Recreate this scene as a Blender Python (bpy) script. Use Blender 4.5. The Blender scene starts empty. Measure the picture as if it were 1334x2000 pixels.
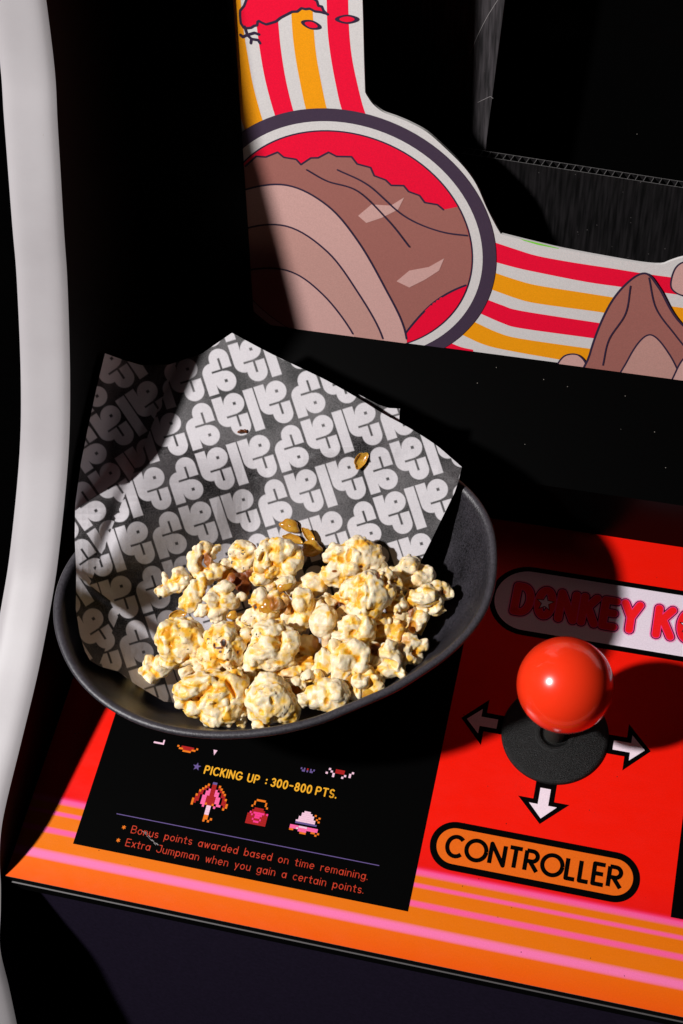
import bpy, math, random
import numpy as np
from mathutils import Matrix, Vector
from mathutils.geometry import tessellate_polygon

S = bpy.context.scene
COL = S.collection

# ------------------------------------------------------------------ camera
# Cabinet coordinates in mm: x along the control panel, v up the panel (to the back), n out of the panel.
TILT = math.radians(12)                       # slope of the control panel
ORG = Vector((0, 0, 0.92))                    # where the joystick meets the panel, metres
CAM = np.array([16.34831477, -231.58342818, 547.55643495])
R = np.array([[0.97111375, 0.22361054, -0.08328509],
              [0.14987342, -0.84318526, -0.51631054],
              [-0.18567724, 0.48891404, -0.85234208]])   # rows: image right, image down, view
FPX = 2980.38
ROT = Matrix.Rotation(TILT, 4, 'X')

def at(px, py, p0, nrm):
    """the point of a plane (cabinet mm) that a pixel of the photograph shows"""
    d = R.T @ np.array([(px - 667) / FPX, (py - 1000) / FPX, 1.0])
    nrm = np.asarray(nrm, float)
    return CAM + d * (((np.asarray(p0, float) - CAM) @ nrm) / (d @ nrm))

cam_data = bpy.data.cameras.new('camera')
cam_data.sensor_fit = 'VERTICAL'; cam_data.sensor_height = 36.0
cam_data.lens = 36.0 * FPX / 2000.0
cam_data.clip_start = 0.02; cam_data.clip_end = 50
cam = bpy.data.objects.new('camera', cam_data); COL.objects.link(cam)
mc = Matrix([[R[0][i], -R[1][i], -R[2][i]] for i in range(3)]).to_4x4()
cam.matrix_world = Matrix.Translation(ORG) @ ROT @ Matrix.Translation(Vector(CAM * .001)) @ mc
S.camera = cam

# ------------------------------------------------------------------ light
world = bpy.data.worlds.new('World'); S.world = world; world.use_nodes = True
world.node_tree.nodes['Background'].inputs[0].default_value = (1.0, .93, .95, 1)
world.node_tree.nodes['Background'].inputs[1].default_value = 0.0008
LDIR = np.array([-.594, -.307, .743]); LDIST = 1320.0
ld = bpy.data.lights.new('flash_lamp', 'AREA'); ld.shape = 'DISK'; ld.size = 0.075
ld.energy = 25.0; ld.color = (1.0, .975, .965)
lamp = bpy.data.objects.new('flash_lamp', ld); COL.objects.link(lamp)
lpos = np.array([1.9, 2.2, 41.0]) + LDIST * LDIR
LOCW = lambda p: ORG + (ROT @ Vector(np.asarray(p, float) * .001))
lamp.location = LOCW(lpos)
tgt = LOCW((-80, 40, 50))
lamp.rotation_euler = (tgt - lamp.location).to_track_quat('-Z', 'Y').to_euler()
S.view_settings.view_transform = 'Standard'; S.view_settings.look = 'None'
S.view_settings.exposure = 0.0; S.view_settings.gamma = 1.0
S.view_settings.use_curve_mapping = False
S.cycles.max_bounces = 8

# ------------------------------------------------------------------ helpers
def new_mat(name):
    m = bpy.data.materials.new(name); m.use_nodes = True
    nt = m.node_tree
    return m, nt, nt.nodes['Principled BSDF']

def nd(nt, typ, **kw):
    n = nt.nodes.new(typ)
    for k, v in kw.items():
        if k.startswith('i_'):
            key = k[2:]
            n.inputs[int(key) if key.isdigit() else key.replace('_', ' ')].default_value = v
        else: setattr(n, k, v)
    return n

def mat(name, col, rough=.5, spec=.5, var=.06, scale=400, bump=0.0, bscale=1500, metal=0, coat=0):
    """base colour with faint procedural mottling and grain"""
    m, nt, b = new_mat(name)
    tc = nd(nt, 'ShaderNodeTexCoord')
    no = nd(nt, 'ShaderNodeTexNoise', i_Scale=scale, i_Detail=5.0)
    nt.links.new(tc.outputs['Object'], no.inputs['Vector'])
    r = nd(nt, 'ShaderNodeValToRGB')
    c = np.array(col)
    r.color_ramp.elements[0].position = .3; r.color_ramp.elements[1].position = .7
    r.color_ramp.elements[0].color = (*np.clip(c * (1 - var), 0, 1), 1)
    r.color_ramp.elements[1].color = (*np.clip(c * (1 + var), 0, 1), 1)
    nt.links.new(no.outputs['Fac'], r.inputs[0]); nt.links.new(r.outputs[0], b.inputs['Base Color'])
    b.inputs['Roughness'].default_value = rough; b.inputs['Specular IOR Level'].default_value = spec
    b.inputs['Metallic'].default_value = metal; b.inputs['Coat Weight'].default_value = coat
    b.inputs['Coat Roughness'].default_value = .06
    if bump:
        n2 = nd(nt, 'ShaderNodeTexNoise', i_Scale=bscale, i_Detail=3.0)
        nt.links.new(tc.outputs['Object'], n2.inputs['Vector'])
        bp = nd(nt, 'ShaderNodeBump', i_Strength=bump, i_Distance=.0004)
        nt.links.new(n2.outputs['Fac'], bp.inputs['Height']); nt.links.new(bp.outputs[0], b.inputs['Normal'])
    return m

def link(name, me, mats, parent=None, base=None):
    o = bpy.data.objects.new(name, me); COL.objects.link(o)
    for m in (mats if isinstance(mats, (list, tuple)) else [mats]): me.materials.append(m)
    if parent is not None: o.parent = parent
    else: place(o, base if base is not None else (0, 0, 0))
    return o

def place(o, base):
    o.location = LOCW(base); o.rotation_euler = (TILT, 0, 0)

def empty(name, base=(0, 0, 0)):
    o = bpy.data.objects.new(name, None); COL.objects.link(o)
    o.empty_display_size = .02; place(o, base); return o

def tag(o, label=None, cat=None, group=None, kind=None):
    for k, v in (('label', label), ('category', cat), ('group', group), ('kind', kind)):
        if v: o[k] = v
    return o

class MB:
    """collects faces (mm, cabinet coordinates) and builds one mesh"""
    def __init__(s, base=(0, 0, 0)): s.v = []; s.f = []; s.mi = []; s.base = np.array(base, float)
    def face(s, pts, mi=0):
        i = len(s.v); s.v += [tuple(p) for p in pts]; s.f.append(list(range(i, i + len(pts)))); s.mi.append(mi)
    def grid(s, P, mi=0, closed_u=False):
        P = np.asarray(P, float); a, b = P.shape[:2]; i = len(s.v)
        s.v += [tuple(p) for p in P.reshape(-1, 3)]
        for r in range(a - 1):
            for c in range(b if closed_u else b - 1):
                d = (c + 1) % b
                s.f.append([i + r * b + c, i + r * b + d, i + (r + 1) * b + d, i + (r + 1) * b + c]); s.mi.append(mi)
    def poly(s, P, mi=0):
        P = [tuple(map(float, p)) for p in P]
        tri = tessellate_polygon([[Vector(p) for p in P]]); i = len(s.v); s.v += P
        for t in tri: s.f.append([i + k for k in t]); s.mi.append(mi)
    def box(s, lo, hi, mi=0):
        (a, b, c), (d, e, g) = lo, hi; i = len(s.v)
        s.v += [(a, b, c), (d, b, c), (d, e, c), (a, e, c), (a, b, g), (d, b, g), (d, e, g), (a, e, g)]
        for q in ((0, 3, 2, 1), (4, 5, 6, 7), (0, 1, 5, 4), (1, 2, 6, 5), (2, 3, 7, 6), (3, 0, 4, 7)):
            s.f.append([i + k for k in q]); s.mi.append(mi)
    def build(s, name, mats, parent=None, smooth=False):
        me = bpy.data.meshes.new(name)
        V = (np.array(s.v, float) - s.base) * .001
        me.from_pydata(V.tolist(), [], s.f); me.update()
        if smooth: me.shade_smooth()
        o = link(name, me, mats, parent, s.base)
        me.polygons.foreach_set('material_index', s.mi)
        return o

def bezier_smooth(pts, n=8, closed=False):
    """Catmull-Rom through the points"""
    P = np.array(pts, float); m = len(P); out = []
    for i in range(m if closed else m - 1):
        p1, p2 = P[i], P[(i + 1) % m]
        p0 = P[i - 1] if (closed or i > 0) else 2 * p1 - p2
        p3 = P[(i + 2) % m] if (closed or i + 2 < m) else 2 * p2 - p1
        for t in np.linspace(0, 1, n, endpoint=False):
            out.append(.5 * ((2 * p1) + (p2 - p0) * t + (2 * p0 - 5 * p1 + 4 * p2 - p3) * t * t + (3 * p1 - p0 - 3 * p2 + p3) * t ** 3))
    if not closed: out.append(P[-1])
    return np.array(out)

def arc(cx, cy, rx, ry, a0, a1, n=14):
    return [(cx + rx * math.cos(math.radians(a)), cy + ry * math.sin(math.radians(a))) for a in np.linspace(a0, a1, n)]

class Flat:
    """prints flat 2D shapes on a plane, each a hair above the one before"""
    def __init__(s, to3, lift=.02, step=.0006, base=(0, 0, 0)): s.to3 = to3; s.h = lift; s.k = 0; s.step = step; s.mb = MB(base)
    def poly(s, pts, mi=0):
        s.mb.poly([s.to3(x, y, s.h + (s.k % 16) * s.step) for x, y in pts], mi); s.k += 1
    def rect(s, x0, y0, x1, y1, mi=0): s.poly([(x0, y0), (x1, y0), (x1, y1), (x0, y1)], mi)
    def disc(s, x, y, r, mi=0, n=14, ry=None): s.poly(arc(x, y, r, ry or r, 0, 360 - 360 / n, n), mi)
    def stroke(s, pts, w, mi=0, caps=True):
        P = [np.array(p, float) for p in pts]
        for a, b in zip(P[:-1], P[1:]):
            d = b - a; L = np.hypot(*d)
            if L < 1e-6: continue
            q = np.array([-d[1], d[0]]) / L * w / 2
            s.poly([a - q, b - q, b + q, a + q], mi)
        for i, p in enumerate(P):
            if caps or 0 < i < len(P) - 1: s.disc(p[0], p[1], w / 2, mi, 12)

# ------------------------------------------------------------------ stroke lettering (cap height 1)
def A(*a): return arc(*a)
GL = {
 'P': (.6, [[(0, 0), (0, 1)], [(0, 1), (.32, 1)] + A(.32, .74, .26, .26, 90, -90) + [(0, .48)]]),
 'I': (.0, [[(0, 0), (0, 1)]]),
 'C': (.72, [A(.42, .5, .42, .5, 45, 315, 22)]),
 'K': (.58, [[(0, 0), (0, 1)], [(.56, 1), (.02, .42)], [(.2, .6), (.58, 0)]]),
 'N': (.66, [[(0, 0), (0, 1), (.66, 0), (.66, 1)]]),
 'G': (.78, [A(.42, .5, .42, .5, 45, 350, 22) + [(.82, .44), (.5, .44)]]),
 'U': (.64, [[(0, 1), (0, .32)] + A(.32, .32, .32, .32, 180, 360) + [(.64, 1)]]),
 'T': (.6, [[(0, 1), (.6, 1)], [(.3, 1), (.3, 0)]]),
 'S': (.54, [A(.28, .74, .25, .26, 40, 270, 16) + A(.28, .24, .26, .24, 90, -140, 16)]),
 'B': (.56, [[(0, 0), (0, 1), (.3, 1)] + A(.3, .76, .22, .24, 90, -90) + [(0, .52)], [(.3, .52)] + A(.3, .26, .26, .26, 90, -90) + [(0, 0)]]),
 'E': (.5, [[(.5, 1), (0, 1), (0, 0), (.5, 0)], [(0, .52), (.44, .52)]]),
 'J': (.5, [[(.2, 1), (.5, 1), (.5, .26)] + A(.25, .26, .25, .26, 0, -170)]),
 '3': (.52, [A(.26, .75, .24, .25, 150, -80) + A(.26, .26, .27, .26, 85, -150)]),
 '0': (.56, [A(.28, .5, .28, .5, 0, 360, 26)]),
 '8': (.54, [A(.27, .75, .22, .25, 0, 360, 20), A(.27, .26, .27, .26, 0, 360, 20)]),
 '-': (.5, [[(.05, .5), (.45, .5)]]), ':': (.0, [[(0, .2), (0, .22)], [(0, .68), (0, .7)]]), '.': (.0, [[(0, .03), (0, .05)]]),
 '*': (.3, [[(.15, .3), (.15, .78)], [(-.03, .42), (.33, .66)], [(-.03, .66), (.33, .42)]]),
 'a': (.46, [A(.22, .32, .22, .32, 0, 360, 20), [(.46, .66), (.46, 0)]]),
 'b': (.46, [[(0, 1), (0, 0)], A(.24, .32, .22, .32, 0, 360, 20)]),
 'c': (.4, [A(.23, .33, .23, .33, 50, 310, 16)]),
 'd': (.46, [A(.22, .32, .22, .32, 0, 360, 20), [(.46, 1), (.46, 0)]]),
 'e': (.46, [[(.02, .34), (.46, .34)] + A(.23, .33, .23, .33, 0, 310, 18)]),
 'g': (.46, [A(.22, .32, .22, .32, 0, 360, 20), [(.46, .66), (.46, -.1)] + A(.23, -.1, .23, .2, 0, -150)]),
 'h': (.42, [[(0, 1), (0, 0)], [(0, .42)] + A(.21, .42, .21, .23, 180, 0) + [(.42, 0)]]),
 'i': (.0, [[(0, 0), (0, .64)], [(0, .9), (0, .91)]]),
 'm': (.66, [[(0, .65), (0, 0)], [(0, .46)] + A(.165, .46, .165, .19, 180, 0) + [(.33, 0)], [(.33, .46)] + A(.495, .46, .165, .19, 180, 0) + [(.66, 0)]]),
 'n': (.42, [[(0, .65), (0, 0)], [(0, .42)] + A(.21, .42, .21, .23, 180, 0) + [(.42, 0)]]),
 'o': (.46, [A(.23, .32, .23, .32, 0, 360, 20)]),
 'p': (.46, [[(0, .65), (0, -.3)], A(.24, .32, .22, .32, 0, 360, 20)]),
 'r': (.26, [[(0, .65), (0, 0)], [(0, .42)] + A(.2, .42, .2, .22, 180, 75)]),
 's': (.36, [A(.19, .48, .17, .17, 40, 270, 12) + A(.19, .16, .18, .16, 90, -140, 12)]),
 't': (.3, [[(.13, .9), (.13, .12)] + A(.25, .12, .12, .12, 180, 290), [(-.03, .65), (.3, .65)]]),
 'u': (.42, [[(0, .65), (0, .23)] + A(.21, .23, .21, .23, 180, 360) + [(.42, .65)], [(.42, .3), (.42, 0)]]),
 'w': (.6, [[(0, .65), (.15, 0), (.3, .6), (.45, 0), (.6, .65)]]),
 'x': (.4, [[(0, .65), (.4, 0)], [(.4, .65), (0, 0)]]),
 'y': (.42, [[(0, .65), (.21, .02)], [(.42, .65), (.1, -.3)]]),
 'O': (.96, [A(.48, .5, .48, .5, 0, 360, 34)]),
 'R': (.58, [[(0, 0), (0, 1)], [(0, 1), (.28, 1)] + A(.28, .74, .26, .26, 90, -90) + [(0, .48)], [(.2, .48), (.58, 0)]]),
 'L': (.42, [[(0, 1), (0, 0), (.42, 0)]]),
 'D': (.66, [[(0, 0), (0, 1), (.26, 1)] + A(.26, .5, .4, .5, 90, -90) + [(0, 0)]]),
 'Y': (.66, [[(0, 1), (.33, .48)], [(.66, 1), (.33, .48), (.33, 0)]]),
}
def text(fl, s, x0, x1, y, h, w, mi, gap=.3, space=.55, caps=True, first=None):
    """s between x0 and x1, baseline y, cap height h, stroke w"""
    adv = []; X = 0
    for ch in s:
        adv.append(X)
        X += space if ch == ' ' else GL[ch][0] + gap
    k = (x1 - x0) / max(X - gap, 1e-6)
    for ch, a in zip(s, adv):
        if ch == ' ': continue
        for st in GL[ch][1]:
            fl.stroke([(x0 + (a + px) * k, y + py * h) for px, py in st], w, first if (ch == '*' and first is not None) else mi, caps)

# ------------------------------------------------------------------ materials
M_black = mat('black_laminate', (.0012, .0012, .0012), .5, .08)
M_blackmatte = mat('black_card', (.003, .003, .003), .6, .2)
def edge_mat():
    m, nt, b = new_mat('white_edge_plastic')
    tc = nd(nt, 'ShaderNodeTexCoord')
    n1 = nd(nt, 'ShaderNodeTexNoise', i_Scale=34.0, i_Detail=5.0); nt.links.new(tc.outputs['Object'], n1.inputs['Vector'])
    r = nd(nt, 'ShaderNodeValToRGB'); e = r.color_ramp.elements
    e[0].position = .3; e[0].color = (.34, .318, .328, 1); e[1].position = .62; e[1].color = (.37, .35, .36, 1)
    nt.links.new(n1.outputs[0], r.inputs[0])
    vo = nd(nt, 'ShaderNodeTexVoronoi', i_Scale=95.0); nt.links.new(tc.outputs['Object'], vo.inputs['Vector'])
    lt = nd(nt, 'ShaderNodeMath', operation='LESS_THAN'); lt.inputs[1].default_value = .022; nt.links.new(vo.outputs['Distance'], lt.inputs[0])
    mx = nd(nt, 'ShaderNodeMix', data_type='RGBA'); mx.inputs[7].default_value = (.3, .27, .25, 1)
    nt.links.new(lt.outputs[0], mx.inputs[0]); nt.links.new(r.outputs[0], mx.inputs[6]); nt.links.new(mx.outputs[2], b.inputs['Base Color'])
    b.inputs['Roughness'].default_value = .45; b.inputs['Specular IOR Level'].default_value = .3
    n2 = nd(nt, 'ShaderNodeTexNoise', i_Scale=900.0, i_Detail=5.0); nt.links.new(tc.outputs['Object'], n2.inputs['Vector'])
    n3 = nd(nt, 'ShaderNodeMath', operation='MULTIPLY_ADD'); n3.inputs[1].default_value = 4.0; nt.links.new(n1.outputs[0], n3.inputs[0]); nt.links.new(n2.outputs[0], n3.inputs[2])
    bp = nd(nt, 'ShaderNodeBump', i_Strength=.04, i_Distance=.0004); nt.links.new(n3.outputs[0], bp.inputs['Height']); nt.links.new(bp.outputs[0], b.inputs['Normal'])
    return m
M_white = edge_mat()

def speck_mat(name, col, rough, dens=220, size=.05, speck=(.22, .2, .18)):
    """dark surface with scattered dust"""
    m, nt, b = new_mat(name)
    tc = nd(nt, 'ShaderNodeTexCoord')
    vo = nd(nt, 'ShaderNodeTexVoronoi', i_Scale=dens * 1.37); vo.inputs['Randomness'].default_value = 1
    nt.links.new(tc.outputs['Object'], vo.inputs['Vector'])
    lt = nd(nt, 'ShaderNodeMath', operation='LESS_THAN'); lt.inputs[1].default_value = size
    nt.links.new(vo.outputs['Distance'], lt.inputs[0])
    sx = nd(nt, 'ShaderNodeSeparateColor'); nt.links.new(vo.outputs['Color'], sx.inputs[0])
    gt = nd(nt, 'ShaderNodeMath', operation='GREATER_THAN'); gt.inputs[1].default_value = .8
    nt.links.new(sx.outputs[0], gt.inputs[0])
    mu = nd(nt, 'ShaderNodeMath', operation='MULTIPLY'); nt.links.new(lt.outputs[0], mu.inputs[0]); nt.links.new(gt.outputs[0], mu.inputs[1])
    mx = nd(nt, 'ShaderNodeMix', data_type='RGBA'); mx.inputs[6].default_value = (*col, 1); mx.inputs[7].default_value = (*speck, 1)
    nt.links.new(mu.outputs[0], mx.inputs[0]); nt.links.new(mx.outputs[2], b.inputs['Base Color'])
    b.inputs['Roughness'].default_value = rough; b.inputs['Specular IOR Level'].default_value = .08
    return m
M_dusty = speck_mat('dusty_black_panel', (.0006, .0006, .0006), .3)
M_screen = speck_mat('dusty_screen_glass', (.0012, .0012, .0012), .15, 150, .035)

# ================================================================== ARCADE CABINET
cab = empty('arcade_cabinet', (0, 0, 0))
tag(cab, 'black arcade cabinet with white side edge, red control panel and striped screen surround', 'arcade machine')
XL, XR = -192.0, 196.0

# --- side panel and its white edge moulding
prof = [(188, 460), (152, 318), (139.5, 257), (122.4, 203.9), (110.3, 181.1), (92.6, 149.2), (82.5, 130.5), (61.8, 99.3), (42.3, 76.8),
        (14.5, 54.9), (-2.5, 44.9), (-25.8, 34.5), (-52.3, 26.6), (-74, 20.5), (-84, 15.5), (-92, 7.5), (-98, -1.5), (-106, -11),
        (-116.3, -22.5), (-125.1, -45.6), (-134.6, -69.4), (-152, -112), (-190, -205)]
pf = bezier_smooth(prof, 6)
m = MB()
back = [(330, 460), (330, -205)]
outline = [tuple(p) for p in pf] + [back[1], back[0]]
x_in, x_out = XL - 1.0, XL - 20.6
m.poly([(x_in, v, n) for v, n in outline]); m.poly([(x_out + .6, v, n) for v, n in outline][::-1])
side = m.build('side_panel', M_black, cab)
d = np.gradient(pf, axis=0); d /= np.linalg.norm(d, axis=1)[:, None]
nrm = np.stack([d[:, 1], -d[:, 0]], 1)           # towards the player
nrm *= np.where((nrm[:, :1] * -1 + nrm[:, 1:]) < 0, -1, 1)
sec = []
for t in np.linspace(0, 1, 15):
    c = 2 * t - 1
    sec.append((x_out + (x_in - x_out) * t, 1.7 * (1 - abs(c) ** 4.5) ** .8))
P = np.array([[(x, *(pf[i] + nrm[i] * h)) for x, h in sec] for i in range(len(pf))])
m = MB(); m.grid(P); m.grid(np.array([[(x_out, *(p - q * 2.2)), (x_out, *p)] for p, q in zip(pf, nrm)]))
mould = m.build('edge_molding', M_white, side, True)

# --- control panel
def cp(px, py): q = at(px, py, (0, 0, 0), (0, 0, 1)); return q[0], q[1]
def overlay_mat():
    m, nt, b = new_mat('printed_overlay')
    tc = nd(nt, 'ShaderNodeTexCoord'); sp = nd(nt, 'ShaderNodeSeparateXYZ')
    nt.links.new(tc.outputs['Object'], sp.inputs[0])
    mr = nd(nt, 'ShaderNodeMapRange'); mr.inputs[1].default_value = -.095; mr.inputs[2].default_value = .090
    nt.links.new(sp.outputs[1], mr.inputs[0])
    r = nd(nt, 'ShaderNodeValToRGB'); cr = r.color_ramp; cr.interpolation = 'LINEAR'
    f = lambda v: (v + 95) / 185
    RED = (.80, .008, .002); OR1 = (.74, .12, .003); OR2 = (.70, .15, .003); PK = (.84, .10, .30); PK2 = (.84, .17, .38); ORD = (.74, .085, .003)
    stops = [(-95, ORD), (-86.3, OR1), (-85.4, PK2), (-83.0, PK2), (-82.2, OR2), (-75.9, OR2), (-75.4, PK), (-74.1, PK), (-73.5, OR2), (-68.9, OR2),
             (-68.4, PK), (-67.4, PK), (-66.9, OR2), (-64.3, OR2), (-63.8, PK), (-62.6, PK), (-61.6, (.80, .02, .09)), (-60.9, (.72, .006, .004)), (-50, RED)]
    cr.elements[0].position = f(stops[0][0]); cr.elements[0].color = (*stops[0][1], 1)
    cr.elements[1].position = f(stops[-1][0]); cr.elements[1].color = (*stops[-1][1], 1)
    for v, c in stops[1:-1]:
        e = cr.elements.new(f(v)); e.color = (*c, 1)
    nt.links.new(mr.outputs[0], r.inputs[0])
    no = nd(nt, 'ShaderNodeTexNoise', i_Scale=1800.0, i_Detail=2.0); nt.links.new(tc.outputs['Object'], no.inputs['Vector'])
    mm = nd(nt, 'ShaderNodeMapRange'); mm.inputs[3].default_value = .9; mm.inputs[4].default_value = 1.1
    nt.links.new(no.outputs['Fac'], mm.inputs[0])
    vm = nd(nt, 'ShaderNodeVectorMath', operation='SCALE'); nt.links.new(r.outputs[0], vm.inputs[0]); nt.links.new(mm.outputs[0], vm.inputs['Scale'])
    vo = nd(nt, 'ShaderNodeTexVoronoi', i_Scale=170.0); nt.links.new(tc.outputs['Object'], vo.inputs['Vector'])
    lt = nd(nt, 'ShaderNodeMath', operation='LESS_THAN'); lt.inputs[1].default_value = .035; nt.links.new(vo.outputs['Distance'], lt.inputs[0])
    mp = nd(nt, 'ShaderNodeMapping'); mp.inputs['Scale'].default_value = (3, 6, 3); mp.inputs['Rotation'].default_value = (0, 0, .5); nt.links.new(tc.outputs['Object'], mp.inputs[0])
    ns = nd(nt, 'ShaderNodeTexNoise', i_Scale=28.0, i_Detail=6.0, i_Roughness=.7); nt.links.new(mp.outputs[0], ns.inputs['Vector'])
    mx = nd(nt, 'ShaderNodeMix', data_type='RGBA'); mx.inputs[7].default_value = (.03, .012, .01, 1)
    nt.links.new(lt.outputs[0], mx.inputs[0]); nt.links.new(vm.outputs[0], mx.inputs[6]); nt.links.new(mx.outputs[2], b.inputs['Base Color'])
    rr = nd(nt, 'ShaderNodeMapRange'); rr.inputs[1].default_value = .35; rr.inputs[2].default_value = .7; rr.inputs[3].default_value = .27; rr.inputs[4].default_value = .36
    nt.links.new(ns.outputs[0], rr.inputs[0]); nt.links.new(rr.outputs[0], b.inputs['Roughness'])
    b.inputs['Specular IOR Level'].default_value = .35
    n2 = nd(nt, 'ShaderNodeTexNoise', i_Scale=90.0, i_Detail=4.0); nt.links.new(tc.outputs['Object'], n2.inputs['Vector'])
    bp = nd(nt, 'ShaderNodeBump', i_Strength=.08, i_Distance=.0005); nt.links.new(n2.outputs[0], bp.inputs['Height']); nt.links.new(bp.outputs[0], b.inputs['Normal'])
    return m
M_over = overlay_mat()
M_edge = mat('worn_panel_edge', (.3, .25, .2), .8, .1, .6, 900)
m = MB()
m.face([(XL, -95, 0), (XR, -95, 0), (XR, 90.5, 0), (XL, 90.5, 0)], 0)
m.face([(XL, -95, -.35), (XR, -95, -.35), (XR, -95, 0), (XL, -95, 0)], 1)
# thin black front edge with a fine joint line below the overlay
lip = [(-95.0, -.35), (-95.25, -.6), (-95.3, -4.6)]; joint = [(-95.3, -4.6), (-95.75, -4.75), (-95.75, -5.1)]; lip2 = [(-95.75, -5.1), (-95.8, -11.5), (-94.9, -12), (-88, -12)]
for l_, k_ in ((lip, 2), (joint, 3), (lip2, 2)): m.grid(np.array([[(x, v, n) for v, n in l_] for x in (XL, XR)]), k_)
M_lip = mat('black_panel_edge', (.0016, .0016, .0016), .5, .12); M_joint = mat('edge_joint', (.06, .055, .055), .5, .3)
panel = m.build('control_panel', [M_over, M_edge, M_lip, M_joint], cab)

flat_cp = lambda x, y, h: (x, y, h)
PAL = {}
def pm(key, col, rough=.35):
    if key not in PAL: PAL[key] = mat('print_' + key, col, rough, 0.05 if max(col) < .01 else .3, .07, 1800)
    return PAL[key]
K = pm('black', (.0012, .0012, .0012), .3); YEL = pm('yellow', (.75, .36, .02)); RED = pm('red', (.5, .012, .008)); TXT = pm('text_red', (.46, .035, .014))
ORG_ = pm('orange', (.72, .16, .008)); PNK = pm('pink', (.85, .12, .32)); PWH = pm('pale_pink', (.78, .5, .62)); PUR = pm('violet', (.12, .08, .24))
DRD = pm('dark_red', (.35, .01, .01)); HOT = pm('hot_pink', (.8, .04, .22)); LPK = pm('light_pink', (.8, .66, .74)); GRY = pm('scuff', (.35, .33, .33), .8)

# instruction card
fl = Flat(flat_cp, .05)
mats = [K, YEL, TXT, PUR, ORG_, PNK, PWH, DRD, HOT, RED, GRY]
fl.rect(-170.4, -78.1, -41.15, 74, 0)
fl.h = .09
text(fl, 'PICKING UP', -128.8, -107.3, -41.2, 3.0, .6, 1, .36, .62)
text(fl, ':', -104.3, -104.2, -41.2, 3.0, .68, 1); text(fl, '300-800', -102.2, -86.6, -41.2, 3.0, .6, 1, .36)
text(fl, 'PTS.', -84.6, -76.8, -41.2, 3.0, .6, 1, .34)
st = [(-132.3 + r * math.cos(math.radians(a)), -39.2 + r * math.sin(math.radians(a))) for k in range(5) for r, a in ((1.7, 90 + 72 * k), (.7, 126 + 72 * k))]
fl.poly(st, 3)
fl.rect(-157.5, -63.65, -55, -63.35, 3)
text(fl, '* Bonus points awarded based on time remaining.', -153.6, -58.3, -69.6, 2.75, .31, 2, .26, .6, True, 4)
text(fl, '* Extra Jumpman when you gain a certain points.', -154.2, -58.7, -74.9, 2.75, .31, 2, .26, .62, True, 4)
def icon(rows, x, y, c, cv=None):
    cv = cv or c
    key = {'r': 7, 'p': 8, 'o': 4, 'v': 3, 'l': 6, 'w': 6, 'k': 5}
    for j, row in enumerate(rows):
        i = 0
        while i < len(row):
            if row[i] in key:
                k = i
                while k + 1 < len(row) and row[k + 1] == row[i]: k += 1
                fl.rect(x + i * c, y - (j + 1) * cv, x + (k + 1) * c - .05, y - j * cv - .03, key[row[i]]); i = k
            i += 1
icon(['.......vv.......', '.....o.rr.o.....', '....or.rr.ro....', '...or.krrk.ro...', '..or.kkrrkk.ro..', '..rr.kkrrkk.rr..', '.or.kkrrrrkk.ro.',
      '.rr.kkrrrrkk.rr.', 'orr.kkrrrrkk.rro', 'or..kkorro.kk.ro', 'o....k.ll.k...o.', '.......ll.......', '.......ll.......', '.......ll.......', '.......oo.......', '.......oo.o.....', '.......o.o......'], -130.6, -44.0, .89, .94)
icon(['...ooooo...', '..o.....o..', '..o.....o..', '.o.......o.', '...rrrrr...', '..rrrrrrr..', '.prpppppprp', 'rrprpppprrr', 'rrrrppprrrr', 'rrrprrrprrr', 'rrrrppprrrr', 'rrrrrrrrrrr'], -108.2, -47.3, .72, .84)
icon(['.....lll......', '....lllll.o...', '....llllll..o.', '...lllllll.o..', '...llllllll.o.', '..lllllllll...', '..vvvvvvvvvv..', '..............', 'kkkkllllkkkkk.', 'kkklkkkkkkkkk.', 'oo..kkkk..oo.o', '.....ooo....o.'], -91.2, -48.4, .83, .75)
fl.poly([(-151.8, -33.0), (-147.6, -33.0), (-147.6, -31.0), (-148.2, -31.0), (-148.2, -32.3), (-151.8, -32.3)], 6)
icon(['o.rrrrrr.o', '.oorrrroo.', '...oooo...'], -142.2, -31.9, .85, .8)
fl.poly([(-127.8, -31.2), (-126.2, -31.2), (-127, -33.4)], 6)
icon(['v.v.r.v.v', '.vv.v.vv.'], -92.6, -31.6, .62, .8)
icon(['.l..rrrr...l', '..l.rrrr..l.', 'l..l....l.l.', '...l...l....'], -82.8, -29.8, .9, .85)
# scuff over the word Bonus
for k in range(26):
    rng = random.Random(k); t = rng.random()
    x, y = -146.4 + 7.2 * t + rng.gauss(0, .25), -67.2 - 4.6 * t + rng.gauss(0, .3)
    fl.stroke([(x, y), (x + .5 + .6 * t, y - .3 - .3 * t)], .05 + .07 * rng.random(), 10, False)
card = fl.mb.build('instruction_card', mats, panel)
# black frame of the next card, cut by the picture's right edge
fl = Flat(flat_cp, .05); fl.rect(50.9, -61.3, XR - 8, 28, 0); fl.mb.build('button_card', [K], panel)

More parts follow.
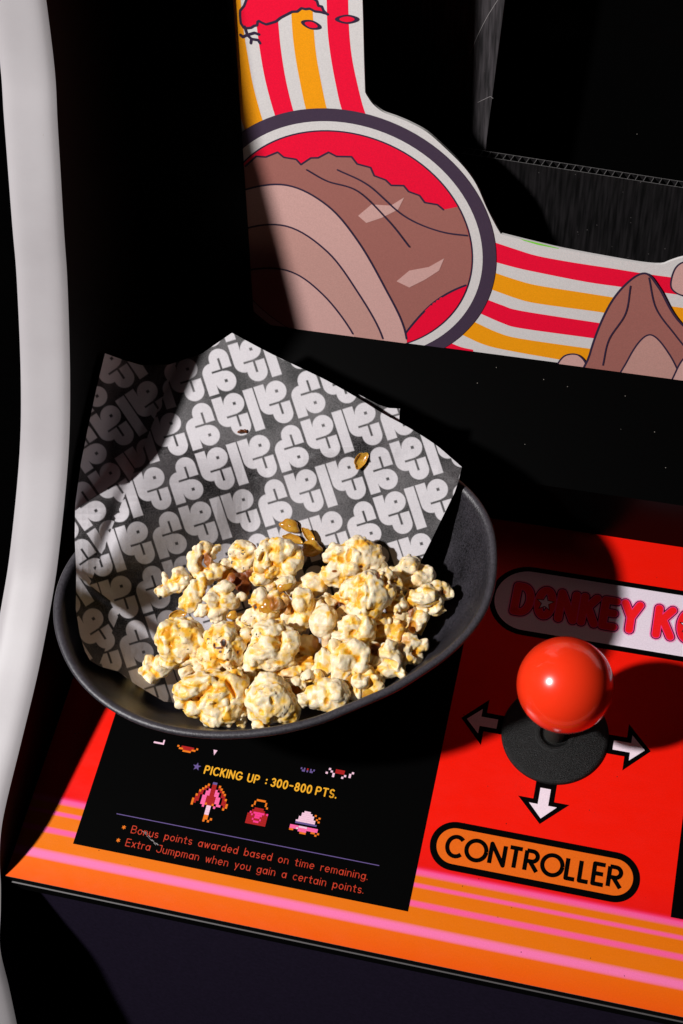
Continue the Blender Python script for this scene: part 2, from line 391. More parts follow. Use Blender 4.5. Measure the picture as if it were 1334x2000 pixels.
# arrows round the stick, controller badge, title badge
def rot2(pts, a): c, s = math.cos(a), math.sin(a); return [(x * c - y * s, x * s + y * c) for x, y in pts]
for a in (0, 90, 180, -90):
    fl = Flat(flat_cp, .05)
    o_ = [(-4.5, -15), (4.5, -15), (4.5, -27) if 0 else (3.6, -27), (9.6, -27), (0, -36.3), (-9.6, -27), (-3.6, -27)]
    o_ = [(-3.9, -15), (3.9, -15), (3.9, -26.9), (9.6, -26.9), (0, -36.3), (-9.6, -26.9), (-3.9, -26.9)]
    i_ = [(-1.95, -22.2), (1.95, -22.2), (1.95, -28.75), (5.2, -28.75), (0, -34.1), (-5.2, -28.75), (-1.95, -28.75)]
    ra = math.radians(a)
    fl.poly(rot2(o_, ra), 0); fl.h = .08; fl.poly(rot2(i_, ra), 1)
    fl.mb.build('direction_arrow', [K, LPK], panel)

def pill(x0, x1, y0, y1, n=24):
    r = (y1 - y0) / 2; cy = (y0 + y1) / 2
    return arc(x0 + r, cy, r, r, 90, 270, n) + arc(x1 - r, cy, r, r, -90, 90, n)
fl = Flat(flat_cp, .05)
fl.poly(pill(-38.4, 38.7, -60.1, -41.4), 0); fl.h = .08
fl.poly(pill(-35.9, 36.2, -57.6, -43.9), 1); fl.h = .1
text(fl, 'CONTROLLER', -31.9, 32.0, -54.6, 7.5, 1.6, 0, .22, .5, False)
badge = fl.mb.build('controller_badge', [K, pm('badge_orange', (.7, .12, .006))], panel)

fl = Flat(flat_cp, .05)
fl.poly(pill(-35.0, 84, 39.4, 70.6), 0); fl.h = .08
fl.poly(pill(-32.8, 81.8, 41.6, 68.4), 1); fl.h = .10
M_glow = pm('soft_pink', (.82, .3, .5))
def heavy(s, x0, x1, y, h, gap, star_on=None):
    xs = []; X = 0
    for ch in s:
        xs.append(X); X += (GL[ch][0] if ch != 'O' else .62) + gap
    k = (x1 - x0) / max(X - gap, 1e-6)
    for w, mi in ((5.2, 2), (4.3, 0), (3.55, 3), (2.9, 4)):
        for ch, a in zip(s, xs):
            for stq in (GL[ch][1] if ch != 'O' else [arc(.31, .5, .31, .5, 0, 360, 22)]):
                fl.stroke([(x0 + (a + p) * k, y + q * h) for p, q in stq], w, mi)
        fl.h += .02
    for ch, a in zip(s, xs):
        if ch == 'O':
            cx, cy = x0 + (a + .31) * k, y + .5 * h
            fl.poly([(cx + r * math.cos(math.radians(t)), cy + r * math.sin(math.radians(t))) for q in range(5) for r, t in ((3.9, 90 + 72 * q), (1.7, 126 + 72 * q))], 0)
            fl.poly([(cx + r * math.cos(math.radians(t)), cy + r * math.sin(math.radians(t))) for q in range(5) for r, t in ((3.1, 90 + 72 * q), (1.3, 126 + 72 * q))], 1)
heavy('DONKEY', -24.3, 24.6, 49.4, 11.6, .38)
heavy('KONG', 32.2, 68, 49.2, 11.8, .38)
fl.mb.build('title_badge', [K, pm('badge_white', (.72, .62, .7)), M_glow, HOT, pm('title_red', (.8, .01, .012))], panel)

# --- joystick
joy = empty('joystick'); joy.parent = cab; joy.location = (0, 0, 0); joy.rotation_euler = (0, 0, 0)
def lathe(prof, base, n=64):
    m = MB(); b = np.array(base, float)
    P = [[b + (r * math.cos(t), r * math.sin(t), z) for t in np.linspace(0, 2 * math.pi, n, endpoint=False)] for r, z in prof]
    m.grid(np.array(P), 0, True); return m
m_, nt, b = new_mat('red_ball_plastic')
b.inputs['Base Color'].default_value = (.86, .035, .008, 1); b.inputs['Roughness'].default_value = .22
b.inputs['Coat Weight'].default_value = .6; b.inputs['Coat Roughness'].default_value = .035
b.inputs['Subsurface Weight'].default_value = .12; b.inputs['Subsurface Radius'].default_value = (1, .25, .1); b.inputs['Subsurface Scale'].default_value = .002
tc = nd(nt, 'ShaderNodeTexCoord'); n2 = nd(nt, 'ShaderNodeTexNoise', i_Scale=260.0, i_Detail=4.0); nt.links.new(tc.outputs['Object'], n2.inputs['Vector'])
bp = nd(nt, 'ShaderNodeBump', i_Strength=.03, i_Distance=.0004); nt.links.new(n2.outputs[0], bp.inputs['Height']); nt.links.new(bp.outputs[0], b.inputs['Normal'])
M_ball = m_
rb = 17.5
pr_ = [(max(rb * math.cos(math.radians(a)), .001), rb * math.sin(math.radians(a))) for a in np.linspace(-90, 90, 49)]
lathe(pr_, (1.92, 2.23, 41), 96).build('ball_knob', M_ball, joy, True)
M_wash = mat('textured_black_plastic', (.005, .005, .005), .42, .25, .6, 2600, .8, 3800)
wp = [(3.9, .6), (5.3, .7), (5.4, 1.55), (5.9, 1.85), (7.3, 1.85), (7.8, 1.6), (8.1, 1.55), (18.6, 1.35), (19.7, 1.1), (20.35, .5), (20.4, .05)]
lathe(wp, (0, 0, 0), 96).build('dust_washer', M_wash, joy, True)
M_steel = mat('dull_steel', (.12, .11, .1), .38, .5, .2, 900, 0, 1, .8)
m = MB(); ax = np.array([1.92, 2.23, 41.0]) / np.linalg.norm([1.92, 2.23, 41.0])
P = []
for z in (-4, 12, 26):
    P.append([ax * z + np.array([4.1 * math.cos(t), 4.1 * math.sin(t), 0]) for t in np.linspace(0, 2 * math.pi, 32, endpoint=False)])
m.grid(np.array(P), 0, True)
m.build('shaft', M_steel, joy, True)

# --- lower front
m = MB()
dn = np.array([-.22, -.975]); t0 = np.array([-92.0, -12.1])
q = t0 + dn * 190
m.face([(XL - 1, q[0], q[1]), (XR, q[0], q[1]), (XR, t0[0], t0[1]), (XL - 1, t0[0], t0[1])])
M_front = mat('dark_violet_front', (.011, .0075, .018), .75, .08, .15, 700, .1, 2500)
m.build('lower_front_panel', M_front, cab)

# --- screen surround (bezel)
LEAN = math.radians(14.189); V0 = 131.0
BO = np.array([0, V0, 0.0]); BW = np.array([0, math.sin(LEAN), math.cos(LEAN)]); BM = np.array([0, math.cos(LEAN), -math.sin(LEAN)])
def bz(px, py):
    p = at(px, py, BO, BM); return p[0], (p - BO) @ BW
def to_bz(x, w, h): return BO + np.array([x, 0, 0]) + BW * w - BM * h
WB = (bz(546, 637)[1] + bz(1334, 740)[1]) / 2
def clipw(pts, w0=None):
    w0 = WB if w0 is None else w0
    out = []
    for (a, b_) in zip(pts, pts[1:] + pts[:1]):
        ia, ib = a[1] >= w0, b_[1] >= w0
        if ia: out.append(a)
        if ia != ib:
            t = (w0 - a[1]) / (b_[1] - a[1]); out.append((a[0] + (b_[0] - a[0]) * t, w0))
    return out
def P2(pxs, smooth=0, closed=False):
    q = [bz(*p) for p in pxs]
    return [tuple(p) for p in (bezier_smooth(q, smooth, closed) if smooth else q)]
# outline of the cut sheet
edge = P2([(700, -260), (706, -60), (709, 40), (711, 120), (713, 180)]) + P2([(716, 186), (728, 203), (748, 219), (775, 229), (803, 241), (835, 259), (870, 290), (905, 325), (930, 360), (950, 405), (968, 440), (978, 457)], 4) \
     + P2([(984, 459), (1040, 473), (1100, 487), (1180, 502), (1250, 514), (1290, 517), (1308, 511), (1334, 503), (1370, 500), (1420, 520), (1480, 545)], 3)
sheet = [tuple(p) for p in edge]
sheet += [(XR, sheet[-1][1]), (XR, WB), (XL - .8, WB), (XL - .8, sheet[0][1])]
m = MB()
m.poly([to_bz(x, w, 0) for x, w in sheet], 0); m.poly([to_bz(x, w, -1.2) for x, w in sheet][::-1], 1)
e2 = [to_bz(x, w, 0) for x, w in sheet]; e3 = [to_bz(x, w, -1.2) for x, w in sheet]
m.grid(np.array([e2 + e2[:1], e3 + e3[:1]]), 1)
A_W = pm('sheet_white', (.64, .61, .60), .5); A_R = pm('sheet_red', (.82, .003, .035), .5); A_O = pm('sheet_orange', (.86, .32, .004), .5)
A_P = pm('sheet_plum', (.055, .035, .062), .45); A_B = pm('sheet_brown', (.33, .125, .105), .5); A_K = pm('sheet_rose', (.58, .34, .31), .5); A_G = pm('sheet_green', (.2, .6, .05), .5)
A_L = pm('sheet_line', (.03, .018, .045), .5)
bezel = m.build('screen_surround', [A_W, A_W], cab)
fl = Flat(to_bz, .02, .0015)
am = [A_W, A_R, A_O, A_P, A_B, A_K, A_G, A_L, K, pm('sheet_tan', (.50, .27, .235), .5)]
def strip(l, r, mi): fl.poly(clipw(P2(l, 4) + P2(r, 4)[::-1]), mi)
up = lambda a: [(a[0][0] * 2 - a[1][0] + (-2 if 0 else 0), -220), ] + a
# upright stripes, traced from the right
strip([(632, -220), (637, -60), (638, 0), (640, 60), (646, 110), (655, 160), (668, 215), (690, 260)], [(676, -220), (679, -60), (680, 0), (682, 60), (687, 110), (697, 160), (713, 220), (735, 260)], 1)
strip([(562, -220), (567, -60), (568, 0), (571, 60), (577, 110), (586, 160), (598, 215), (615, 260)], [(606, -220), (609, -60), (610, 0), (613, 60), (618, 110), (628, 165), (639, 215), (655, 260)], 2)
strip([(488, -220), (493, -60), (495, 0), (500, 40), (508, 100), (519, 160), (537, 225), (552, 260)], [(534, -220), (539, -60), (540, 0), (544, 50), (549, 100), (559, 160), (574, 220), (590, 260)], 1)
strip([(415, -220), (422, -60), (425, 0), (432, 60), (440, 110), (455, 180), (475, 245), (490, 290)], [(462, -220), (468, -60), (470, 0), (476, 60), (484, 110), (495, 170), (513, 235), (530, 280)], 2)
strip([(345, -220), (350, -60), (353, 0), (360, 60), (370, 110), (385, 180), (405, 255), (420, 300)], [(390, -220), (395, -60), (398, 0), (405, 60), (414, 110), (427, 175), (450, 245), (470, 290)], 1)
# level stripes
z = lambda l: [(880 + x / 2.938, 440 + y / 2.938) for x, y in l]
strip(z([(230, 92), (262, 101), (380, 140), (500, 176), (700, 213), (910, 245), (1130, 280), (1334, 308), (1500, 335), (1800, 390)]), z([(230, 202), (262, 212), (380, 244), (500, 270), (780, 325), (1000, 356), (1250, 390), (1334, 402), (1500, 428), (1800, 480)]), 1)
strip(z([(225, 262), (262, 275), (380, 314), (500, 345), (770, 388), (1000, 424), (1250, 462), (1334, 474), (1500, 500), (1800, 550)]), z([(200, 355), (240, 370), (380, 420), (500, 449), (830, 494), (1000, 520), (1240, 556), (1334, 570), (1500, 595), (1800, 640)]), 2)
strip(z([(190, 418), (215, 428), (300, 460), (400, 490), (770, 548), (1000, 582), (1250, 618), (1334, 632), (1500, 655), (1800, 700)]), z([(150, 498), (180, 510), (300, 562), (400, 590), (760, 640), (1000, 672), (1250, 706), (1334, 718), (1500, 742), (1800, 790)]), 1)
strip(z([(120, 545), (145, 558), (270, 615), (400, 650), (770, 704), (1000, 736), (1250, 770), (1334, 784), (1500, 805), (1800, 850)]), z([(40, 617), (75, 632), (180, 680), (300, 712), (600, 766), (900, 815), (1250, 865), (1334, 880), (1500, 905), (1800, 950)]), 2)
strip(z([(-40, 655), (0, 675), (65, 700), (130, 714)]), z([(-60, 690), (0, 715), (65, 735), (130, 745)]), 1)
fl.poly(clipw(P2(z([(395, 76), (500, 101), (620, 131), (620, 135), (500, 112), (420, 88)]))), 6)
# ragged red splash with dark rim at the top of the sheet
sp_ = [(474, -40), (480, 0), (468, 30), (476, 52), (498, 51), (507, 42), (530, 46), (560, 29), (590, 18), (615, 20), (640, 29), (628, 14), (612, -4), (604, -40)]
rng = random.Random(9); q_ = bezier_smooth(sp_, 3); q_ = [(p[0] + rng.uniform(-2.2, 2.2), p[1] + rng.uniform(-2.2, 2.2)) for p in q_]
fl.h += .03; fl.poly(clipw(P2([(470, -140)] + q_ + [(600, -140)])), 1); fl.h += .03
fl.stroke(P2(q_), .95, 7)
for br in ([(478, 52), (483, 68), (497, 64), (506, 67)], [(483, 68), (491, 76), (490, 84)], [(491, 76), (504, 78), (508, 84)], [(483, 68), (474, 72), (470, 68)]): fl.stroke(P2(br), 1.1, 7)
fl.h += .03
for c, rx, ry, a in (((608, 48), 21, 9, .28), ((678, 37), 24, 9, 0)):
    for k, mi in ((1, 7), (.62, 1)):
        e = []
        for t in np.linspace(0, 2 * math.pi, 24, endpoint=False):
            x, y = rx * k * math.cos(t) * (.55 + .45 * abs(math.cos(t))), ry * k * math.sin(t)
            e.append((c[0] + x * math.cos(a) - y * math.sin(a), c[1] + x * math.sin(a) + y * math.cos(a)))
        fl.h += .03; fl.poly(P2(e), mi)
# the medallion
s_ = (V0 - 120) / 20
MC = (-107.744 - 5.068 * s_, 99.996 - 18.965 * s_); MR = 59.383 + 2.4237 * s_
disc = lambda r, c=MC, n=110: clipw(arc(c[0], c[1], r, r, 0, 360 - 360 / n, n))
fl.h = max(fl.h + .03, .11); h0_ = fl.h
fl.poly(disc(MR), 3); fl.h = h0_ + .03; fl.poly(disc(MR - 5.3), 0); fl.h = h0_ + .06; fl.poly(disc(MR - 9.0), 7); fl.h = h0_ + .09; fl.poly(disc(MR - 9.6), 1); fl.h = h0_ + .12
RI = MR - 9.6
def in_disc(pts):
    """keeps a shape inside the medallion's red disc"""
    out = []
    for x, y in pts:
        dx, dy = x - MC[0], y - MC[1]; L = math.hypot(dx, dy)
        k = min(1, (RI - .05) / L) if L else 1
        out.append((MC[0] + dx * k, MC[1] + dy * k))
    return out
def hill(pxs, mi, rim=.9):
    """a plain flat hill or pebble shape with a dark outline"""
    q = bezier_smooth([bz(*p) for p in pxs], 10, True); c = q.mean(0)
    fl.poly(clipw(in_disc([tuple(p) for p in q])), 7)
    dd = np.roll(q, -1, 0) - np.roll(q, 1, 0); nn = np.stack([-dd[:, 1], dd[:, 0]], 1); nn /= np.linalg.norm(nn, axis=1)[:, None]
    sg = np.sign(((c - q) * nn).sum(1).sum()); fl.h += .03
    fl.poly(clipw(in_disc([tuple(p) for p in q + nn * sg * rim])), mi); fl.h += .03
# a plain desert view in the medallion's colours: far ridge, side hill, near dunes
def jag(pxs, amp, n, seed):
    """a ragged ridge line through the points"""
    q = bezier_smooth(pxs, n); rng = random.Random(seed); out = []
    for i, p in enumerate(q):
        d_ = q[min(i + 1, len(q) - 1)] - q[max(i - 1, 0)]; d_ = d_ / max(np.hypot(*d_), 1e-6); k = (amp if i % 2 else -amp * .35) * rng.uniform(.5, 1.2)
        out.append((p[0] + d_[1] * k + d_[0] * k * .7, p[1] - d_[0] * k + d_[1] * k * .7))
    return out
def region(pxs, mi):
    q = [np.array(bz(*p)) for p in pxs]
    q = [tuple(a + (b_ - a) * t) for a, b_ in zip(q, q[1:] + q[:1]) for t in np.linspace(0, 1, 12, endpoint=False)]
    fl.h += .03; fl.poly(clipw(in_disc(q)), mi)
def contour(pxs, w, smooth=8):
    fl.h += .004
    q = bezier_smooth([bz(*p) for p in pxs], smooth)
    q = [tuple(p) for p in q if np.hypot(p[0] - MC[0], p[1] - MC[1]) < RI - .4 and p[1] > WB + .5]
    if len(q) > 1: fl.stroke(q, w, 7)
def land(ridge, floor_, mi, w=.75):
    region(ridge + floor_, mi); q = [bz(*p) for p in ridge]
    q = [p for p in q if np.hypot(p[0] - MC[0], p[1] - MC[1]) < RI - .2 and p[1] > WB + .4]
    fl.h += .02; fl.stroke(q, w, 7)
land(jag([(380, 420), (430, 360), (480, 322), (540, 300), (590, 318), (640, 300), (700, 318), (750, 352), (800, 372), (850, 402), (910, 412), (990, 430)], 6, 3, 3), [(990, 760), (380, 760)], 4)
region([tuple(p) for p in bezier_smooth([(760, 700), (800, 640), (850, 588), (910, 556), (990, 540), (990, 640), (900, 720), (800, 760)], 6, True)], 1)
contour([(760, 700), (800, 640), (850, 588), (910, 556), (980, 542)], .9)
region([(775, 548), (800, 527), (838, 520), (868, 503), (858, 527), (830, 545), (800, 560)], 5)
region([(700, 420), (726, 398), (764, 400), (790, 384), (778, 408), (746, 424), (716, 434)], 5)
for k, pts in enumerate([[(380, 420), (470, 372), (560, 360), (640, 400), (700, 470), (752, 560), (790, 640), (800, 720)],
                         [(380, 500), (470, 448), (560, 440), (640, 490), (700, 570), (745, 650), (760, 720)],
                         [(380, 580), (470, 530), (560, 526), (630, 572), (690, 650), (715, 720)]]):
    land([tuple(p) for p in bezier_smooth(pts, 8)], [(700, 780), (380, 780)], 5 if k != 1 else 9, .8)
contour([(600, 330), (640, 352), (700, 372), (760, 430), (800, 480)], .7)
contour([(660, 330), (720, 360), (790, 420), (860, 450), (930, 460)], .7)
# low plain boulders at the right
RI_keep = RI; RI = 1e6
hill([(1085, 716), (1102, 692), (1130, 690), (1146, 712), (1120, 732), (1095, 730)], 5, .7)
hill([(1130, 800), (1150, 690), (1185, 600), (1225, 548), (1262, 530), (1290, 560), (1325, 620), (1400, 700), (1420, 820)], 4)
hill([(1190, 800), (1225, 700), (1268, 650), (1310, 690), (1340, 760), (1345, 820)], 9, .7)
hill([(1300, 800), (1320, 720), (1350, 690), (1400, 720), (1400, 810)], 5, .7)
hill([(1310, 560), (1316, 524), (1336, 508), (1362, 520), (1366, 556), (1338, 576)], 5, .7)
contour([(1232, 556), (1222, 610), (1190, 660), (1178, 710)], .6); contour([(1268, 540), (1282, 600), (1318, 650), (1350, 690)], .6)
RI = RI_keep
# black strip over the art's left, painted in for the cabinet side's deep shadow
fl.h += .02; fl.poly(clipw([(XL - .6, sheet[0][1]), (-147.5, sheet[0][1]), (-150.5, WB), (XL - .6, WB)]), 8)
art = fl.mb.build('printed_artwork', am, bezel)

# --- black panel between the controls and the surround
b0 = to_bz(0, WB, 0.2)
m = MB()
m.face([(XL - 1, 90.6, .0), (XR, 90.6, 0), (XR, 94, 26), (XL - 1, 94, 26)])
m.face([(XL - 1, 94, 26), (XR, 94, 26), (XR, b0[1], b0[2]), (XL - 1, b0[1], b0[2])])
m.build('speaker_panel', M_dusty, cab)

# --- recess: boards and screen glass
def on_depth(px, py, dep): 
    p = at(px, py, BO + BM * dep, BM); return p[0], (p - BO) @ BW
def to_dep(x, w, dep): return BO + np.array([x, 0, 0]) + BW * w + BM * dep
def rib_mat(name, k):
    m, nt, b = new_mat(name)
    tc = nd(nt, 'ShaderNodeTexCoord'); sp = nd(nt, 'ShaderNodeSeparateXYZ'); nt.links.new(tc.outputs['Object'], sp.inputs[0])
    mu = nd(nt, 'ShaderNodeMath', operation='MULTIPLY'); mu.inputs[1].default_value = 2 * math.pi / .0031; nt.links.new(sp.outputs[0], mu.inputs[0])
    sn = nd(nt, 'ShaderNodeMath', operation='SINE'); nt.links.new(mu.outputs[0], sn.inputs[0])
    no = nd(nt, 'ShaderNodeTexNoise', i_Scale=160.0, i_Detail=6.0); nt.links.new(tc.outputs['Object'], no.inputs['Vector'])
    mp = nd(nt, 'ShaderNodeMapping'); mp.inputs['Scale'].default_value = (8, .6, .6); nt.links.new(tc.outputs['Object'], mp.inputs[0])
    n3 = nd(nt, 'ShaderNodeTexNoise', i_Scale=120.0, i_Detail=3.0); nt.links.new(mp.outputs[0], n3.inputs['Vector'])
    ad = nd(nt, 'ShaderNodeMath', operation='ADD'); nt.links.new(sn.outputs[0], ad.inputs[0]); nt.links.new(no.outputs[0], ad.inputs[1])
    bp = nd(nt, 'ShaderNodeBump', i_Strength=.25, i_Distance=.0003); nt.links.new(ad.outputs[0], bp.inputs['Height']); nt.links.new(bp.outputs[0], b.inputs['Normal'])
    vo = nd(nt, 'ShaderNodeTexVoronoi', i_Scale=260.0); nt.links.new(tc.outputs['Object'], vo.inputs['Vector'])
    lt = nd(nt, 'ShaderNodeMath', operation='LESS_THAN'); lt.inputs[1].default_value = .07; nt.links.new(vo.outputs['Distance'], lt.inputs[0])
    r = nd(nt, 'ShaderNodeValToRGB'); r.color_ramp.elements[0].color = (.004 * k, .0038 * k, .004 * k, 1); r.color_ramp.elements[1].color = (.014 * k, .0125 * k, .0135 * k, 1)
    r.color_ramp.elements[0].position = .35; r.color_ramp.elements[1].position = .65
    nt.links.new(n3.outputs[0], r.inputs[0])
    mx = nd(nt, 'ShaderNodeMix', data_type='RGBA'); mx.inputs[7].default_value = (.05, .045, .045, 1)
    nt.links.new(lt.outputs[0], mx.inputs[0]); nt.links.new(r.outputs[0], mx.inputs[6]); nt.links.new(mx.outputs[2], b.inputs['Base Color'])
    b.inputs['Roughness'].default_value = .55; b.inputs['Specular IOR Level'].default_value = .12
    return m
M_rib = rib_mat('fluted_black_board', .8); M_rib2 = rib_mat('lit_fluted_board', 4.5); M_ribedge = mat('board_cut_edge', (.12, .115, .115), .5, .4, .4, 1500); M_scr = mat('scratch', (.3, .28, .28), .6)  # left board gets a paler copy, stronger light put into its colour
screen_w = (bz(700, -260)[1] + 20)
DS = 75.0
m = MB()
m.face([to_dep(-140, 10, DS), to_dep(XR, 10, DS), to_dep(XR, screen_w, DS), to_dep(-140, screen_w, DS)])
scr = m.build('screen', M_screen, cab)
# left board, standing behind the surround
DL = 40.0
xa, wa = on_depth(950, 275, DL); xb, wb = on_depth(991, -40, DL)
xe = (xa + xb) / 2
m = MB()
lx0 = -150
def board(m, pts, dep, th, mi=0):
    m.poly([to_dep(x, w, dep) for x, w in pts], mi); m.poly([to_dep(x, w, dep + th) for x, w in pts][::-1], mi)
    a = [to_dep(x, w, dep) for x, w in pts]; b_ = [to_dep(x, w, dep + th) for x, w in pts]
    m.grid(np.array([a + a[:1], b_ + b_[:1]]), 1)
board(m, [(lx0, 20), (xa, 20), (xa, wa), (xb, wb), (xb + (xb - xa) * .6, screen_w), (lx0, screen_w)], DL, 3.2)
lb = m.build('recess_board', [M_rib2, M_ribedge], cab)
fl = Flat(lambda x, w, h: to_dep(x, w, DL - h), .05, .002)
sc = [on_depth(x, y, DL) for x, y in ((972, 0), (952, 32), (935, 65), (924, 90), (918, 104))]
fl.stroke([tuple(p) for p in bezier_smooth(sc, 5)], .16, 0)
fl.stroke([on_depth(x, y, DL) for x, y in ((933, 200), (945, 194), (958, 188), (963, 192))], .16, 0)
fl.mb.build('scratch', [M_scr], lb)
# lower board with its open flutes along the cut top edge
DB = 24.0
l0 = on_depth(1020, 318, DB); l1 = on_depth(1334, 367, DB); slope = (l1[1] - l0[1]) / (l1[0] - l0[0])
wt = l0[1]; top_at = lambda x: wt + slope * (x - l0[0])
m = MB(); th = 4.4; x0b, x1b = -140.0, XR
def sheet_box(m, xs, xe_, w0, d0, d1, mi):
    q = [(xs, w0), (xe_, w0), (xe_, top_at(xe_)), (xs, top_at(xs))]
    a = [to_dep(x, w, d0) for x, w in q]; b_ = [to_dep(x, w, d1) for x, w in q]
    m.face(a, 0); m.face(b_[::-1], 0)
    for i in range(4):
        j = (i + 1) % 4; m.face([a[i], b_[i], b_[j], a[j]], mi)
sheet_box(m, x0b, x1b, 20, DB, DB + .35, 1); sheet_box(m, x0b, x1b, 20, DB + th - .35, DB + th, 1)
x = x0b
while x < x1b:
    q0 = top_at(x)
    m.face([to_dep(x, q0 - 12, DB + .36), to_dep(x + .8, q0 - 12, DB + th - .36), to_dep(x + .8, q0, DB + th - .36), to_dep(x, q0, DB + .36)], 1)
    m.face([to_dep(x, q0, DB + .36), to_dep(x + .8, q0, DB + th - .36), to_dep(x + 1.05, q0, DB + th - .36), to_dep(x + .25, q0, DB + .36)], 1)
    x += 3.0
lb2 = m.build('recess_board', [M_rib, M_ribedge], cab)

# ================================================================== BOWL
RIMH = 60.0
meas = np.array([[-188.2, -2.0], [-184.9, -11.8], [-176.3, -27.8], [-165.4, -38.5], [-154.9, -44.7], [-143.7, -48.7], [-127.0, -50.4], [-114.4, -49.5], [-102.1, -46.7],
                 [-88.7, -42.4], [-83.5, -39.1], [-65.5, -27.6], [-48.1, -13.0], [-36.8, -0.3], [-29.2, 13.8], [-27.5, 26.4], [-29.4, 38.0], [-34.7, 55.2], [-38.3, 61.6], [-44.1, 66.9], [-48.1, 69.2]])
BC = np.array([-107.3, 15.5]); ea, eb, eang = 83.3, 60.2, math.atan2(.4336, .9011)
def r_ell(t): return 1 / np.sqrt((np.cos(t - eang) / ea) ** 2 + (np.sin(t - eang) / eb) ** 2)
th_m = np.arctan2(meas[:, 1] - BC[1], meas[:, 0] - BC[0]); ra_m = np.linalg.norm(meas - BC, axis=1) / r_ell(th_m)
th_all = np.linspace(-math.pi, math.pi, 240, endpoint=False)
def rim_r(t):
    out = []
    for a in np.atleast_1d(t):
        dd = (a - th_m + math.pi) % (2 * math.pi) - math.pi
        w = np.exp(-(dd / .16) ** 2); k = w.sum()
        out.append((w @ ra_m + .25 * 1.0) / (k + .25))
    return np.array(out) * r_ell(np.atleast_1d(t))
RR = rim_r(th_all)
def bowl_ring(scale, n, off=0.0):
    """blend from the uneven rim to a rounder foot"""
    k = n / RIMH; rr = RR * scale * (.35 + .65 * k) + (1 - k) * .65 * scale * 66 + off
    dip = np.clip(np.cos((th_all - math.radians(124)) * 1.75), 0, 1) ** 1.5 * (np.abs(th_all - math.radians(124)) < math.radians(51.4))
    return [(BC[0] + r * (1 - .07 * k * q) * math.cos(t), BC[1] + r * (1 - .07 * k * q) * math.sin(t), n * (1 - .24 * q)) for r, t, q in zip(rr, th_all, dip)]   # the hand-made rim sags at the back
o_ = [(5, -41), (14, -31), (26, -20.5), (36, -13.2), (44, -8.2), (50, -4.9), (54, -2.7), (57, -1.1), (58.6, -.35)]
i_ = [(58.4, -3.9), (56.5, -4.3), (53, -5.6), (49, -7.9), (43, -11.2), (35, -16.6), (26, -23.4), (16, -32.5), (11, -39), (8.2, -47)]
outer = [(.30, .4, 0), (.34, 0.0, 0), (.37, .6, 0)] + [(1.0, n_, f_) for n_, f_ in o_] + [(1.0, 59.6, -.2), (1.0, 60.2, -.8), (1.0, 60.5, -1.7), (1.0, 60.2, -2.7), (1.0, 59.5, -3.4)] \
      + [(1.0, n_, f_) for n_, f_ in i_] + [(.12, 7.2, 0), (.001, 7.0, 0)]
m = MB((BC[0], BC[1], 0))
m.grid(np.array([bowl_ring(*o) for o in outer]), 0, True)
def bowl_mat():
    m, nt, b = new_mat('speckled_black_stoneware')
    tc = nd(nt, 'ShaderNodeTexCoord')
    n1 = nd(nt, 'ShaderNodeTexNoise', i_Scale=1500.0, i_Detail=4.0, i_Roughness=.7); nt.links.new(tc.outputs['Object'], n1.inputs['Vector'])
    n2 = nd(nt, 'ShaderNodeTexNoise', i_Scale=70.0, i_Detail=4.0); nt.links.new(tc.outputs['Object'], n2.inputs['Vector'])
    ad = nd(nt, 'ShaderNodeMath', operation='MULTIPLY_ADD'); ad.inputs[1].default_value = .55; nt.links.new(n2.outputs[0], ad.inputs[0]); nt.links.new(n1.outputs[0], ad.inputs[2])
    r = nd(nt, 'ShaderNodeValToRGB'); e = r.color_ramp.elements
    e[0].position = .55; e[0].color = (.0014, .0013, .0016, 1); e[1].position = 1.05 if 0 else 1.0; e[1].color = (.040, .036, .044, 1)
    nt.links.new(ad.outputs[0], r.inputs[0])
    sp = nd(nt, 'ShaderNodeSeparateXYZ'); nt.links.new(tc.outputs['Object'], sp.inputs[0])
    mr = nd(nt, 'ShaderNodeMapRange'); mr.inputs[1].default_value = .0596; mr.inputs[2].default_value = .0606; nt.links.new(sp.outputs[2], mr.inputs[0])
    mw = nd(nt, 'ShaderNodeMath', operation='MULTIPLY'); nt.links.new(mr.outputs[0], mw.inputs[0]); nt.links.new(n1.outputs[0], mw.inputs[1])
    mx = nd(nt, 'ShaderNodeMix', data_type='RGBA'); mx.inputs[7].default_value = (.075, .069, .08, 1)  # paler rim top: thin glaze, with its glossy highlight painted in
    nt.links.new(mw.outputs[0], mx.inputs[0]); nt.links.new(r.outputs[0], mx.inputs[6]); nt.links.new(mx.outputs[2], b.inputs['Base Color'])
    b.inputs['Roughness'].default_value = .36; b.inputs['Specular IOR Level'].default_value = .45
    bp = nd(nt, 'ShaderNodeBump', i_Strength=.35, i_Distance=.0004); nt.links.new(ad.outputs[0], bp.inputs['Height']); nt.links.new(bp.outputs[0], b.inputs['Normal'])
    return m
bowl = m.build('popcorn_bowl', bowl_mat(), None, True)
tag(bowl, 'matt black oval stoneware bowl of popcorn standing on the control panel', 'bowl')

